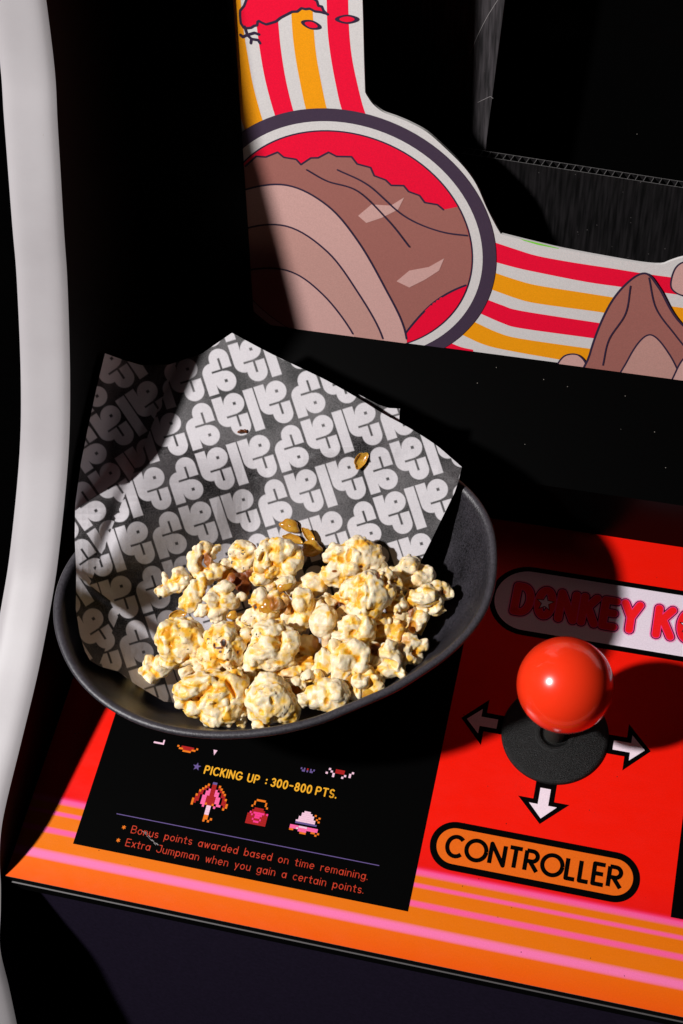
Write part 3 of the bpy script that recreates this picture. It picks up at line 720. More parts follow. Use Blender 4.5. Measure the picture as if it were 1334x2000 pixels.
# ================================================================== PAPER LINER
def paper_mat():
    m, nt, b = new_mat('printed_greaseproof_paper')
    at_ = nd(nt, 'ShaderNodeAttribute', attribute_name='print'); tc = nd(nt, 'ShaderNodeTexCoord')
    n1 = nd(nt, 'ShaderNodeTexNoise', i_Scale=2200.0, i_Detail=5.0, i_Roughness=.75); nt.links.new(tc.outputs['Object'], n1.inputs['Vector'])
    n2 = nd(nt, 'ShaderNodeTexNoise', i_Scale=55.0, i_Detail=4.0); nt.links.new(tc.outputs['Object'], n2.inputs['Vector'])
    ad = nd(nt, 'ShaderNodeMath', operation='MULTIPLY_ADD'); ad.inputs[1].default_value = .7; nt.links.new(n2.outputs[0], ad.inputs[0]); nt.links.new(n1.outputs[0], ad.inputs[2])
    rk = nd(nt, 'ShaderNodeValToRGB'); e = rk.color_ramp.elements
    e[0].position = .70; e[0].color = (.0015, .0015, .0015, 1); e[1].position = 1.0; e[1].color = (.085, .078, .081, 1)
    nt.links.new(ad.outputs[0], rk.inputs[0])
    rw = nd(nt, 'ShaderNodeValToRGB'); e = rw.color_ramp.elements
    e[0].position = .3; e[0].color = (.39, .37, .388, 1); e[1].position = .7; e[1].color = (.51, .485, .505, 1)
    nt.links.new(n1.outputs[0], rw.inputs[0])
    mx = nd(nt, 'ShaderNodeMix', data_type='RGBA'); nt.links.new(at_.outputs['Fac'], mx.inputs[0])
    nt.links.new(rk.outputs[0], mx.inputs[6]); nt.links.new(rw.outputs[0], mx.inputs[7]); nt.links.new(mx.outputs[2], b.inputs['Base Color'])
    b.inputs['Roughness'].default_value = .5; b.inputs['Specular IOR Level'].default_value = .12
    n4 = nd(nt, 'ShaderNodeTexNoise', i_Scale=260.0, i_Detail=5.0); nt.links.new(tc.outputs['Object'], n4.inputs['Vector'])
    bp = nd(nt, 'ShaderNodeBump', i_Strength=.22, i_Distance=.0008); nt.links.new(n4.outputs[0], bp.inputs['Height']); nt.links.new(bp.outputs[0], b.inputs['Normal'])
    return m
M_paper = paper_mat()

def sd_box(u, v, u0, u1, v0, v1):
    dx = np.maximum(u0 - u, u - u1); dy = np.maximum(v0 - v, v - v1)
    return np.where((dx > 0) & (dy > 0), np.hypot(np.maximum(dx, 0), np.maximum(dy, 0)), np.maximum(dx, dy))
def glyph_b(u, v):
    """two joined rounded letters, 330 wide and 472 tall (signed distance, inside negative)"""
    d = sd_box(u, v, 0, 110, 0, 232)                                           # stem
    bowl_ = np.hypot(u - 222, v - 110) - 112
    d = np.minimum(d, np.where(v > 92, np.minimum(bowl_, sd_box(u, v, 100, 222, 92 + 0 * u, 228)), bowl_))
    notch = np.maximum(np.maximum(110 - u, u - 222), v - 93)                   # keep the notch beside the stem open
    body = np.maximum(np.hypot(np.maximum(110 - u, 0), np.maximum(v - 230, 0)) - 110, np.maximum(u - 206 - 20, 200 - v))
    body = np.where((u <= 110) | (v <= 230), body, np.maximum(v - 340, u - 226))
    d = np.minimum(d, np.maximum(body, -v + 200))
    cup = np.where(v < 365, np.maximum(113 - u, u - 330), np.hypot(u - 221.5, v - 365) - 108)
    d = np.minimum(d, np.maximum(cup, 246 - v))
    d = np.maximum(d, -sd_box(u, v, 103, 342, 226, 249))                       # level slit
    d = np.maximum(d, -sd_box(u, v, 204, 229, 240, 371))                       # upright slit
    d = np.maximum(d, -sd_box(u, v, 210, 243, 96, 129))                        # square eye
    return d
def print_mask(u, v, soft):
    """repeat of the lettering in its own units"""
    PER, ROW, SH = 1198.0, 511.0, -355.0
    row = np.floor(v / ROW); best = np.full(u.shape, 1e3)
    for dr in (-1, 0, 1):
        r = row + dr; vv = v - r * ROW
        for k in (0, 1):
            uu = (u - r * SH) % PER - k * PER
            best = np.minimum(best, glyph_b(uu, vv)); best = np.minimum(best, sd_box(uu, vv, 352, 462, 6, 472))
            best = np.minimum(best, glyph_b(uu - 478, vv - 6)); best = np.minimum(best, glyph_b(uu - 838, 474 - vv))
    return np.clip(.5 - best / soft, 0, 1)

PN = np.array([-.12, -.49, .865]); PN /= np.linalg.norm(PN)
P0 = at(902, 912, (0, 0, 65), (0, 0, 1))
def sstep(a, b, x): t = np.clip((x - a) / (b - a), 0, 1); return t * t * (3 - 2 * t)
def paper_grid(top, right, bottom, left, na, nb):
    """Coons patch in picture units"""
    def res(c, n):
        c = np.array(c, float); L = np.r_[0, np.cumsum(np.linalg.norm(np.diff(c, axis=0), axis=1))]
        s = np.linspace(0, L[-1], n); return np.stack([np.interp(s, L, c[:, 0]), np.interp(s, L, c[:, 1])], 1)
    T, B_, Lf, Rt = res(top, na), res(bottom, na), res(left, nb), res(right, nb)
    s = np.linspace(0, 1, na)[None, :, None]; t = np.linspace(0, 1, nb)[:, None, None]
    return (1 - t) * T[None] + t * B_[None] + (1 - s) * Lf[:, None] + s * Rt[:, None] - ((1 - s) * (1 - t) * T[0] + s * (1 - t) * T[-1] + (1 - s) * t * B_[0] + s * t * B_[-1])

def crease_side(x, y):
    """distance (picture px) to the left of the fold that runs down from the top notch to the bowl's left side"""
    ax_, ay_ = 352.0, 700.0; bx_, by_ = 196.0, 1100.0
    L = math.hypot(bx_ - ax_, by_ - ay_)
    return -((x - ax_) * (by_ - ay_) - (y - ay_) * (bx_ - ax_)) / L * -1.0
from mathutils.bvhtree import BVHTree
BVH = BVHTree.FromPolygons([tuple(p) for p in m.v], m.f)
def bowl_depth(x, y):
    d = R.T @ np.array([(x - 667) / FPX, (y - 1000) / FPX, 1.0])
    h = BVH.ray_cast(Vector(CAM), Vector(d))
    return h[3] / np.linalg.norm(d) if h[0] is not None else 1e4
GX, GY = np.arange(100, 960, 12.0), np.arange(620, 1420, 12.0)
BD = np.array([[bowl_depth(x, y) for x in GX] for y in GY])
def paper_surface(G, layer=0.0):
    x, y = G[..., 0], G[..., 1]
    d = np.stack([(x - 667) / FPX, (y - 1000) / FPX, np.ones_like(x)], -1) @ R
    t = ((P0 - CAM) @ PN) / (d @ PN)
    s = -crease_side(x, y)                            # > 0 left of the fold
    wob = .0007 * np.sin(x / 57 + y / 91) + .0006 * np.sin(y / 43 - x / 71) + .0003 * np.sin((x + y) / 23)
    fold2 = .004 * np.exp(-((y - (1120 + (x - 145) * .75)) / 14) ** 2) * sstep(420, 300, x)
    gxx, gyy = np.meshgrid(GX, GY)
    dg = np.stack([(gxx - 667) / FPX, (gyy - 1000) / FPX, np.ones_like(gxx)], -1) @ R
    tg = ((P0 - CAM) @ PN) / (dg @ PN)
    sg = -crease_side(gxx, gyy)
    def lf(x, y, s): return .045 * sstep(15, 240, s) + .010 * sstep(1180, 1330, y) * sstep(420, 200, x)
    need = np.maximum(tg * (1 - lf(gxx, gyy, sg)) - (BD - 4.5), 0)     # how far the plain sheet would sink into the bowl
    for _ in range(10):
        p_ = np.pad(need, 1, mode='edge'); need = np.maximum(need, (p_[:-2, 1:-1] + p_[2:, 1:-1] + p_[1:-1, :-2] + p_[1:-1, 2:]) / 4)
    need0 = need.copy()
    for _ in range(3):
        p_ = np.pad(need, 1, mode='edge'); need = np.max([p_[a_:a_ + need.shape[0], b_:b_ + need.shape[1]] for a_ in range(3) for b_ in range(3)], 0)
    for _ in range(9):
        p_ = np.pad(need, 1, mode='edge'); need = (p_[:-2, 1:-1] + p_[2:, 1:-1] + p_[1:-1, :-2] + p_[1:-1, 2:] + 2 * need) / 6
    wz = sstep(1190, 1090, gyy) * sstep(520, 420, gxx); need = need * wz + need0 * (1 - wz)
    fx = np.clip((x - GX[0]) / 12.0, 0, len(GX) - 1.001); fy = np.clip((y - GY[0]) / 12.0, 0, len(GY) - 1.001)
    ix, iy = fx.astype(int), fy.astype(int); ax, ay = fx - ix, fy - iy
    nd_ = need[iy, ix] * (1 - ax) * (1 - ay) + need[iy, ix + 1] * ax * (1 - ay) + need[iy + 1, ix] * (1 - ax) * ay + need[iy + 1, ix + 1] * ax * ay
    pleat = .010 * np.exp(-((s - 6) / 16) ** 2) * sstep(1150, 950, y)
    k = 1 - lf(x, y, s) + pleat - wob * .6 - fold2 - layer
    tt = t * k - nd_
    tw = (-190.5 - CAM[0]) / np.minimum(d[..., 0], -1e-4)                 # where the cabinet side stops the sheet
    e_ = 3.0; hh = np.clip(.5 + .5 * (tt - tw) / e_, 0, 1); tt = tt + (tw - tt) * hh - e_ * hh * (1 - hh)
    return CAM + d * tt[..., None]
def paper_coords(G):
    x, y = G[..., 0], G[..., 1]
    s = -crease_side(x, y)
    # lettering frame: measured from the photo, origin at one letter's corner
    ox, oy = 553.8, 929.6
    px_, py_ = (x - ox) * 5.558, (y - oy) * 5.558
    ang = math.radians(17.2)
    u = .95 * px_ - .313 * py_; v = .2925 * px_ + .956 * py_
    # the wing left of the fold shows the lettering turned about the fold's foot
    a2 = math.radians(17)
    qx, qy = (x - 300) * 5.558, (y - 1010) * 5.558
    ang2 = ang + a2
    u2 = qx * math.cos(ang2) - qy * math.sin(ang2) + 700; v2 = qx * math.sin(ang2) + qy * math.cos(ang2) + 260
    low = y > 1120 + (x - 145) * .75
    ang3 = math.radians(12)
    u3 = qx * math.cos(ang3) - qy * math.sin(ang3) - 520; v3 = qx * math.sin(ang3) + qy * math.cos(ang3) + 120
    left = s > 4
    lowm = low & (x < 420) & (s > -70)
    u = np.where(left, u2, u); v = np.where(left, v2, v)
    ang4 = math.radians(33)
    u4 = qx * math.cos(ang4) - qy * math.sin(ang4) + 300; v4 = qx * math.sin(ang4) + qy * math.cos(ang4) + 60
    u = np.where(lowm, u4, u); v = np.where(lowm, v4, v)
    return u, v
def paper_mesh(name, G, layer, parent=None, base=None):
    P = paper_surface(G, layer); u, v = paper_coords(G)
    mask = print_mask(u, v, 9.0).astype(np.float32)
    nb, na = G.shape[:2]
    base = np.array(base, float)
    me = bpy.data.meshes.new(name); n = nb * na
    me.vertices.add(n); me.vertices.foreach_set('co', ((P.reshape(-1, 3) - base) * .001).astype(np.float32).ravel())
    idx = np.arange(n).reshape(nb, na)
    q = np.stack([idx[:-1, :-1], idx[1:, :-1], idx[1:, 1:], idx[:-1, 1:]], -1).reshape(-1)
    nf = (nb - 1) * (na - 1)
    me.loops.add(nf * 4); me.loops.foreach_set('vertex_index', q.astype(np.int32))
    me.polygons.add(nf); me.polygons.foreach_set('loop_start', np.arange(0, nf * 4, 4, dtype=np.int32))
    me.update(calc_edges=True); me.shade_smooth()
    a = me.attributes.new('print', 'FLOAT', 'POINT'); a.data.foreach_set('value', mask.ravel())
    return link(name, me, M_paper, parent, base)
top = [(205, 690), (238, 702), (275, 713), (330, 712), (395, 690), (453, 650)] + [tuple(p) for p in bezier_smooth([(453, 650), (520, 686), (580, 715), (640, 744), (700, 778), (745, 806), (800, 836), (850, 868), (880, 893), (902, 912)], 4)][1:]
right = [(902, 912), (896, 938), (888, 962), (862, 1015), (840, 1060), (824, 1092), (800, 1140), (780, 1180)]
left = [(205, 690), (190, 752), (172, 835), (158, 905), (147, 985), (146, 1050), (149, 1120), (148, 1190), (156, 1240), (166, 1272)]
bottom = [(166, 1272), (176, 1290), (196, 1302), (230, 1311), (262, 1335), (320, 1370), (480, 1390), (640, 1330), (780, 1180)]
G = paper_grid(top, right, bottom, left, 760, 640)
pbase = (-110, 30, 36)
paper = paper_mesh('paper_liner', G, 0.0, None, pbase)
tag(paper, 'crumpled black greaseproof paper sheet with white lettering lining the bowl', 'paper liner')
G2 = paper_grid([(700, 770), (725, 783), (741, 791), (760, 797), (781, 798)], [(781, 798), (780, 815), (779, 835), (772, 880)], [(700, 860), (735, 872), (772, 880)], [(700, 770), (700, 860)], 90, 110)
corner = paper_mesh('folded_corner', G2, -.012, paper, pbase)

# ================================================================== POPCORN
def vnoise(P, scale, seed):
    """smooth value noise in -1..1"""
    rng = np.random.default_rng(seed); T = rng.uniform(-1, 1, (32, 32, 32)).astype(np.float32)
    q = P / scale + 100.37; i = np.floor(q).astype(np.int32); f = (q - i).astype(np.float32); f = f * f * (3 - 2 * f); i &= 31; j = (i + 1) & 31
    x0, y0, z0, x1, y1, z1 = i[..., 0], i[..., 1], i[..., 2], j[..., 0], j[..., 1], j[..., 2]
    fx, fy, fz = f[..., 0], f[..., 1], f[..., 2]
    c = lambda a, b, w: a + (b - a) * w
    return c(c(c(T[x0, y0, z0], T[x1, y0, z0], fx), c(T[x0, y1, z0], T[x1, y1, z0], fx), fy), c(c(T[x0, y0, z1], T[x1, y0, z1], fx), c(T[x0, y1, z1], T[x1, y1, z1], fx), fy), fz)

def worley(P, scale, seed):
    """distance to the nearest scattered point, in units of scale"""
    rng = np.random.default_rng(seed); T = rng.uniform(0, 1, (16, 16, 16, 3)).astype(np.float32)
    q = (P / scale + 64.0).astype(np.float32); i = np.floor(q).astype(np.int32); best = np.full(q.shape[:-1], 9.0, np.float32)
    for a in (-1, 0, 1):
        for b_ in (-1, 0, 1):
            for c in (-1, 0, 1):
                j = i + np.array([a, b_, c], np.int32); k = j & 15
                d_ = j + T[k[..., 0], k[..., 1], k[..., 2]] - q
                best = np.minimum(best, (d_ * d_).sum(-1))
    return best
def surface_nets(F, h, org):
    """vertices and quads of the zero surface of a sampled field"""
    s = F < 0
    nx, ny, nz = F.shape
    cs = [s[a:nx - 1 + a, b:ny - 1 + b, c:nz - 1 + c] for a in (0, 1) for b in (0, 1) for c in (0, 1)]
    cnt = sum(x.astype(np.int8) for x in cs); act = (cnt > 0) & (cnt < 8)
    I = np.argwhere(act); vid = np.full(act.shape, -1, np.int32); vid[act] = np.arange(len(I))
    acc = np.zeros((len(I), 3)); num = np.zeros(len(I))
    cor = [np.array([a, b, c]) for a in (0, 1) for b in (0, 1) for c in (0, 1)]
    for p in range(8):
        for q in range(p + 1, 8):
            if np.abs(cor[p] - cor[q]).sum() != 1: continue
            A_ = I + cor[p]; B_ = I + cor[q]
            fa = F[A_[:, 0], A_[:, 1], A_[:, 2]]; fb = F[B_[:, 0], B_[:, 1], B_[:, 2]]
            ok = (fa < 0) != (fb < 0); t = np.where(ok, fa / np.where(ok, fa - fb, 1), 0)
            acc += np.where(ok[:, None], cor[p] + (cor[q] - cor[p]) * t[:, None], 0); num += ok
    V = (I + acc / np.maximum(num, 1)[:, None]) * h + org
    quads = []
    for ax_ in range(3):
        e = [0, 0, 0]; e[ax_] = 1
        a = s[:nx - e[0], :ny - e[1], :nz - e[2]]; b_ = s[e[0]:, e[1]:, e[2]:]
        J = np.argwhere(a != b_); o1, o2 = [(1, 2), (2, 0), (0, 1)][ax_]
        lim = np.array(act.shape)
        ok = (J[:, o1] > 0) & (J[:, o2] > 0) & (J[:, o1] < lim[o1]) & (J[:, o2] < lim[o2]) & (J[:, ax_] < lim[ax_]); J = J[ok]
        d1 = np.zeros(3, int); d1[o1] = 1; d2 = np.zeros(3, int); d2[o2] = 1
        g = lambda K_: vid[K_[:, 0], K_[:, 1], K_[:, 2]]
        Q = np.stack([g(J - d1 - d2), g(J - d2), g(J), g(J - d1)], 1)
        fl_ = ~a[J[:, 0], J[:, 1], J[:, 2]]; Q[fl_] = Q[fl_][:, ::-1]
        quads.append(Q)
    Q = np.concatenate(quads); return V, Q[(Q >= 0).all(1)]

def mesh_np(name, V, Q, attrs):
    me = bpy.data.meshes.new(name)
    me.vertices.add(len(V)); me.vertices.foreach_set('co', (V * .001).astype(np.float32).ravel())
    me.loops.add(len(Q) * 4); me.loops.foreach_set('vertex_index', Q.astype(np.int32).ravel())
    me.polygons.add(len(Q)); me.polygons.foreach_set('loop_start', np.arange(0, len(Q) * 4, 4, dtype=np.int32))
    me.update(calc_edges=True); me.shade_smooth()
    for k, a in attrs.items():
        x = me.attributes.new(k, 'FLOAT', 'POINT'); x.data.foreach_set('value', a.astype(np.float32))
    return me

def corn_mat(name, tough=0):
    m, nt, b = new_mat(name)
    ti = nd(nt, 'ShaderNodeAttribute', attribute_name='tint'); br = nd(nt, 'ShaderNodeAttribute', attribute_name='toast'); sk = nd(nt, 'ShaderNodeAttribute', attribute_name='pepper')
    tc = nd(nt, 'ShaderNodeTexCoord')
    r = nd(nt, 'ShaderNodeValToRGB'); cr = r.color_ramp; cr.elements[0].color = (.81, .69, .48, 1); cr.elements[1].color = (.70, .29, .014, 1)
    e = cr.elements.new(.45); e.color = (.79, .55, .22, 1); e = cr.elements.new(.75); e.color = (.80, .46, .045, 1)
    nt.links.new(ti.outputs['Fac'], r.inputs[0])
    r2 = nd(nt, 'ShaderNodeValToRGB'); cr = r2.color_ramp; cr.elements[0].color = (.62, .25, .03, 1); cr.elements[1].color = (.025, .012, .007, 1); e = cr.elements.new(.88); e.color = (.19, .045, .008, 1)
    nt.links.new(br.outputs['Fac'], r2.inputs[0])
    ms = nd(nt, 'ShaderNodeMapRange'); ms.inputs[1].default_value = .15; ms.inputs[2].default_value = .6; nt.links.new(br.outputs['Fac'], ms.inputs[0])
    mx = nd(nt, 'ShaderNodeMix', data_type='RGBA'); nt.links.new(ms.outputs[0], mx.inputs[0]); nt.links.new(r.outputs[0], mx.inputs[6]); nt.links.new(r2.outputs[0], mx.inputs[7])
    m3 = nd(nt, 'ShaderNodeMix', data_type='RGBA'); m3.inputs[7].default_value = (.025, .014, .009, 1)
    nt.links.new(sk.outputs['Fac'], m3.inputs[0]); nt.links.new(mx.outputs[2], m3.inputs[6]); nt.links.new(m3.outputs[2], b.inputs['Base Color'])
    b.inputs['Roughness'].default_value = .42; b.inputs['Specular IOR Level'].default_value = .4
    b.inputs['Subsurface Weight'].default_value = .2; b.inputs['Subsurface Radius'].default_value = (1.0, .5, .12); b.inputs['Subsurface Scale'].default_value = .0011
    n2 = nd(nt, 'ShaderNodeTexNoise', i_Scale=1100.0, i_Detail=6.0); nt.links.new(tc.outputs['Object'], n2.inputs['Vector'])
    bp = nd(nt, 'ShaderNodeBump', i_Strength=.4, i_Distance=.0003); nt.links.new(n2.outputs[0], bp.inputs['Height']); nt.links.new(bp.outputs[0], b.inputs['Normal'])
    return m
M_corn = corn_mat('popped_corn')
def amber_mat():
    m, nt, b = new_mat('amber_corn_hull')
    tc = nd(nt, 'ShaderNodeTexCoord'); n2 = nd(nt, 'ShaderNodeTexNoise', i_Scale=300.0, i_Detail=4.0); nt.links.new(tc.outputs['Object'], n2.inputs['Vector'])
    r = nd(nt, 'ShaderNodeValToRGB'); r.color_ramp.elements[0].position = .3; r.color_ramp.elements[0].color = (.55, .22, .012, 1); r.color_ramp.elements[1].position = .72; r.color_ramp.elements[1].color = (.85, .5, .07, 1)
    nt.links.new(n2.outputs[0], r.inputs[0]); nt.links.new(r.outputs[0], b.inputs['Base Color'])
    b.inputs['Roughness'].default_value = .2; b.inputs['Transmission Weight'].default_value = .35; b.inputs['Coat Weight'].default_value = .4
    b.inputs['Subsurface Weight'].default_value = .2; b.inputs['Subsurface Scale'].default_value = .001
    return m
M_hull = amber_mat()

def paper_n(px, py): return float(paper_surface(np.array([[[px, py]]], float))[0, 0, 2])
CR, CD, CV = R[0], R[1], R[2]            # picture axes in cabinet coordinates
ZS = 3.706
def corn(name, side_, lobes, label, n=45.0, cuts=(), ylw=.25, toast=(), amber=(), pep=.15, flat=.85, pits=0, seed=0, cat='popcorn', bil=1.0):
    """one popped flake from its lobes; lobes (x, y, rx, ry[, turn[, dz]]) in enlarged picture units"""
    ox = 240 if side_ == 'L' else 540
    full = [(list(l) + [0, None])[:6] if len(l) < 6 else list(l) for l in lobes]
    c = np.average([[l[0], l[1]] for l in full], axis=0, weights=[l[2] * l[3] for l in full])
    pc = (ox + c[0] / ZS, 1020 + c[1] / ZS)
    if cat == 'popcorn' and n > 36: n = max(n, paper_n(*pc) + 4.5)
    base = at(pc[0], pc[1], (0, 0, n), (0, 0, 1))
    mm = ((base - CAM) @ CV) / FPX / ZS
    rng = np.random.default_rng(seed + 7)
    E = []
    for l in full:
        r1, r2 = l[2] * mm, l[3] * mm; r3 = flat * (r1 + r2) / 2
        dz = l[5] * mm if l[5] is not None else rng.uniform(-.35, .35) * r3
        E.append((np.array([(l[0] - c[0]) * mm, (l[1] - c[1]) * mm, -dz]), np.array([r1, r2, r3]), math.radians(l[4])))
    def ell(q, e):
        cc, rr, a = e; p = q - cc.astype(np.float32)
        ca, sa = math.cos(a), math.sin(a)
        X = (p[..., 0] * ca + p[..., 1] * sa) / rr[0]; Y = (-p[..., 0] * sa + p[..., 1] * ca) / rr[1]; Z = p[..., 2] / rr[2]
        return (np.sqrt(X * X + Y * Y + Z * Z) - 1) * min(rr)
    lo = np.min([e[0] - max(e[1]) for e in E], 0) - 1.6; hi = np.max([e[0] + max(e[1]) for e in E], 0) + 1.6
    h = .27 if (hi - lo).max() < 18 else .32
    g = [np.arange(lo[i], hi[i] + h, h, dtype=np.float32) for i in range(3)]
    Pg = np.stack(np.meshgrid(*g, indexing='ij'), -1)
    def field(p, detail=True):
        sd = seed * 13 + 1
        w = np.stack([vnoise(p, 3.2, sd + i) for i in range(3)], -1) * .75 + np.stack([vnoise(p, 1.4, sd + 3 + i) for i in range(3)], -1) * .18
        q = p + w.astype(np.float32)
        gd = np.random.default_rng(seed + 900).normal(size=3); gd /= np.linalg.norm(gd)
        qa = q - (.25 * (q @ gd.astype(np.float32)))[..., None] * gd.astype(np.float32)       # folds run along one direction
        f = None
        for e in E:
            d_ = ell(q, e)
            if f is None: f = d_
            else:
                k = .18; hh = np.clip(.5 + .5 * (f - d_) / k, 0, 1); f = f + (d_ - f) * hh - k * hh * (1 - hh)
        b1 = np.clip(1 - worley(qa, 4.8, sd + 6) / .55, -.6, 1); b2 = np.clip(1 - worley(qa, 1.5, sd + 7) / .5, -.5, 1); b4_ = np.abs(vnoise(qa, 2.2, sd + 9)); b3 = vnoise(p, .8, sd + 8)
        f = f - bil * (1.25 * b1 + .13 * b2 + .75 * b4_) + .36 * bil - .10 * b3
        if pits:
            b4 = vnoise(p, 1.5, sd + 10); f = f + pits * .35 * np.clip(b4, 0, 1)
        for cu in cuts:
            cu = (list(cu) + [0, 0])[:6] if len(cu) < 6 else list(cu)
            r1, r2 = cu[2] * mm, cu[3] * mm; zoff = max(e[1][2] for e in E) * .9
            ce = (np.array([(cu[0] - c[0]) * mm, (cu[1] - c[1]) * mm, -zoff - cu[5] * mm]), np.array([r1, r2, (r1 + r2) * .36]), math.radians(cu[4]))
            f = np.maximum(f, -ell(q, ce))
        return f
    F = field(Pg)
    V, Q = surface_nets(F, h, np.array([x[0] for x in g]))
    # concavity from a relaxed copy
    nb_i = np.concatenate([Q[:, [0, 1]], Q[:, [1, 2]], Q[:, [2, 3]], Q[:, [3, 0]]]); deg = np.bincount(nb_i.ravel(), minlength=len(V)).astype(float)
    W = V.copy()
    def relax(W):
        A_ = np.zeros_like(W)
        for k in range(3):
            A_[:, k] = np.bincount(nb_i[:, 0], W[nb_i[:, 1], k], len(W)) + np.bincount(nb_i[:, 1], W[nb_i[:, 0], k], len(W))
        return A_ / np.maximum(deg, 1)[:, None]
    V = .7 * V + .3 * relax(V); W = V.copy()
    for _ in range(14): W = relax(W)
    W2 = W.copy()
    for _ in range(70): W2 = relax(W2)
    e1 = V[Q[:, 2]] - V[Q[:, 0]]; e2_ = V[Q[:, 3]] - V[Q[:, 1]]; fn = np.cross(e1, e2_); N_ = np.zeros_like(V)
    for k in range(4):
        for j in range(3): N_[:, j] += np.bincount(Q[:, k], fn[:, j], len(V))
    N_ /= np.maximum(np.linalg.norm(N_, axis=1), 1e-9)[:, None]
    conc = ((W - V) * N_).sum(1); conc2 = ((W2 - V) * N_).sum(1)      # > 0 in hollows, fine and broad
    V32 = V.astype(np.float32)
    lowf = vnoise(V32, 3.0, seed + 50); fine = vnoise(V32, .8, seed + 51)
    tint = ylw - .02 + .48 * sstep(.10, .38, vnoise(V32, 2.1, seed + 55)) + .30 * np.clip(conc / .25, -.25, 1.0) + .42 * np.clip(conc2 / 1.0, -.35, 1.1) + .75 * np.clip(lowf - .08, -.12, .6) + .05 * fine  # yellow patches, plus a deeper tone painted in hollows as self-shadow
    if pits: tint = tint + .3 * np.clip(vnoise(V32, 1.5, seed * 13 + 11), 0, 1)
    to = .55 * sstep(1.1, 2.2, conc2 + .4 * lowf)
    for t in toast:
        t = (list(t) + [.8])[:5]
        dx = (V[:, 0] - (t[0] - c[0]) * mm) / (t[2] * mm); dy = (V[:, 1] - (t[1] - c[1]) * mm) / (t[3] * mm)
        to = np.maximum(to, t[4] * sstep(1.25, .55, np.hypot(dx, dy) + .25 * lowf))
    for cu in cuts:
        dx = (V[:, 0] - (cu[0] - c[0]) * mm) / (cu[2] * mm); dy = (V[:, 1] - (cu[1] - c[1]) * mm) / (cu[3] * mm)
        tint = tint + .22 * sstep(1.2, .5, np.hypot(dx, dy))
    pn = vnoise(V32, .75, seed + 60); pepper = sstep(.985 - .42 * pep, 1.02 - .36 * pep, pn + .28 * vnoise(V32, 4.0, seed + 61))
    # picture axes -> cabinet axes
    V = V @ np.stack([CR, CD, CV])
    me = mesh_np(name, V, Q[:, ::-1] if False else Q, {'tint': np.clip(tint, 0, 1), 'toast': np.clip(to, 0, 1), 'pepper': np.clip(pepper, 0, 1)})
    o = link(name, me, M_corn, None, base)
    tag(o, label, cat, 'popcorn heaped in the bowl')
    for a in amber:
        a = (list(a) + [0, 0])[:6] if len(a) < 6 else list(a)
        zoff = max(e[1][2] for e in E)
        shell('hull', ((a[0] - c[0]) * mm, (a[1] - c[1]) * mm, -zoff * .62 - a[5] * mm), (a[2] * mm, a[3] * mm, min(a[2], a[3]) * mm * .6), a[4], o)
    return o

def shell(name, c, r, ang, parent=None, base=None, cup=.0, thick=.35):
    """a bulging bit of kernel skin in picture axes"""
    nu, nv = 28, 12; P = []
    ca, sa = math.cos(math.radians(ang)), math.sin(math.radians(ang))
    for i in range(nv + 1):
        ph = (i / nv) * math.pi * (.5 if cup else .62)
        row = []
        for j in range(nu):
            t = 2 * math.pi * j / nu; k = 1 + .10 * math.sin(3 * t + c[0]) + .06 * math.sin(5 * t + c[1])
            x, y, z = r[0] * math.sin(ph) * math.cos(t) * k, r[1] * math.sin(ph) * math.sin(t) * k, -r[2] * math.cos(ph)
            row.append((c[0] + x * ca - y * sa, c[1] + x * sa + y * ca, c[2] + z * (1 if not cup else -1)))
        P.append(row)
    P = np.array(P) @ np.stack([CR, CD, CV])
    m = MB()
    m.grid(P, 0, True)
    me_v = (np.array(m.v)) * .001
    me = bpy.data.meshes.new(name); me.from_pydata(me_v.tolist(), [], m.f); me.update(); me.shade_smooth()
    o = link(name, me, M_hull, parent, base)
    so = o.modifiers.new('thickness', 'SOLIDIFY'); so.thickness = thick * .001; so.offset = -1
    return o

PC = 'popcorn_piece'
corn(PC, 'L', [(545, 240, 58, 62), (630, 250, 42, 62), (595, 198, 72, 32), (685, 340, 62, 62), (600, 395, 115, 52, -8), (535, 340, 48, 52)],
     'curled popcorn flake with a brown open pocket at the upper left of the heap', 47, [(612, 270, 38, 62, 0, 10)], .3, [(610, 270, 42, 66, .75)], pep=.25, seed=1)
corn(PC, 'L', [(872, 205, 98, 66), (850, 300, 84, 66), (755, 312, 58, 50), (905, 265, 62, 52)],
     'smooth cream popcorn flake peppered with dots, touching the paper near the top', 45, (), .2, [(740, 330, 40, 30, .35)], pep=.45, seed=2, bil=.6)
corn(PC, 'L', [(1035, 245, 72, 118, 18), (1150, 215, 88, 92), (1200, 310, 92, 88, 40), (1090, 340, 74, 76), (1240, 225, 48, 58), (1225, 350, 50, 42)],
     'tall ruffled popcorn flake with a yellow fold, beneath the loose kernel skins', 49, [(1005, 262, 24, 62, 18, 5)], .3, pep=.15, seed=3)
corn(PC, 'L', [(1010, 415, 82, 52, 20), (1075, 450, 45, 50, 0)], 'small ragged popcorn flake under the tall ruffled flake', 43, (), .38, [(1080, 470, 30, 40, .35)], pep=.3, seed=4)
corn(PC, 'L', [(1180, 432, 68, 56, -25)], 'half popped kernel, white above and yellow below, under the tall ruffled flake', 48, (), .12, pep=.2, seed=5, bil=.35, amber=[(1172, 462, 60, 40, -25, -6)])
corn(PC, 'L', [(422, 430, 80, 60, -30), (330, 470, 80, 48, -20), (300, 432, 34, 40), (408, 368, 26, 28)],
     'long curved popcorn flake with orange tips, leftmost in the upper row', 47, (), .33, [(405, 365, 28, 26, .4), (262, 455, 22, 30, .3)], pep=.05, seed=6)
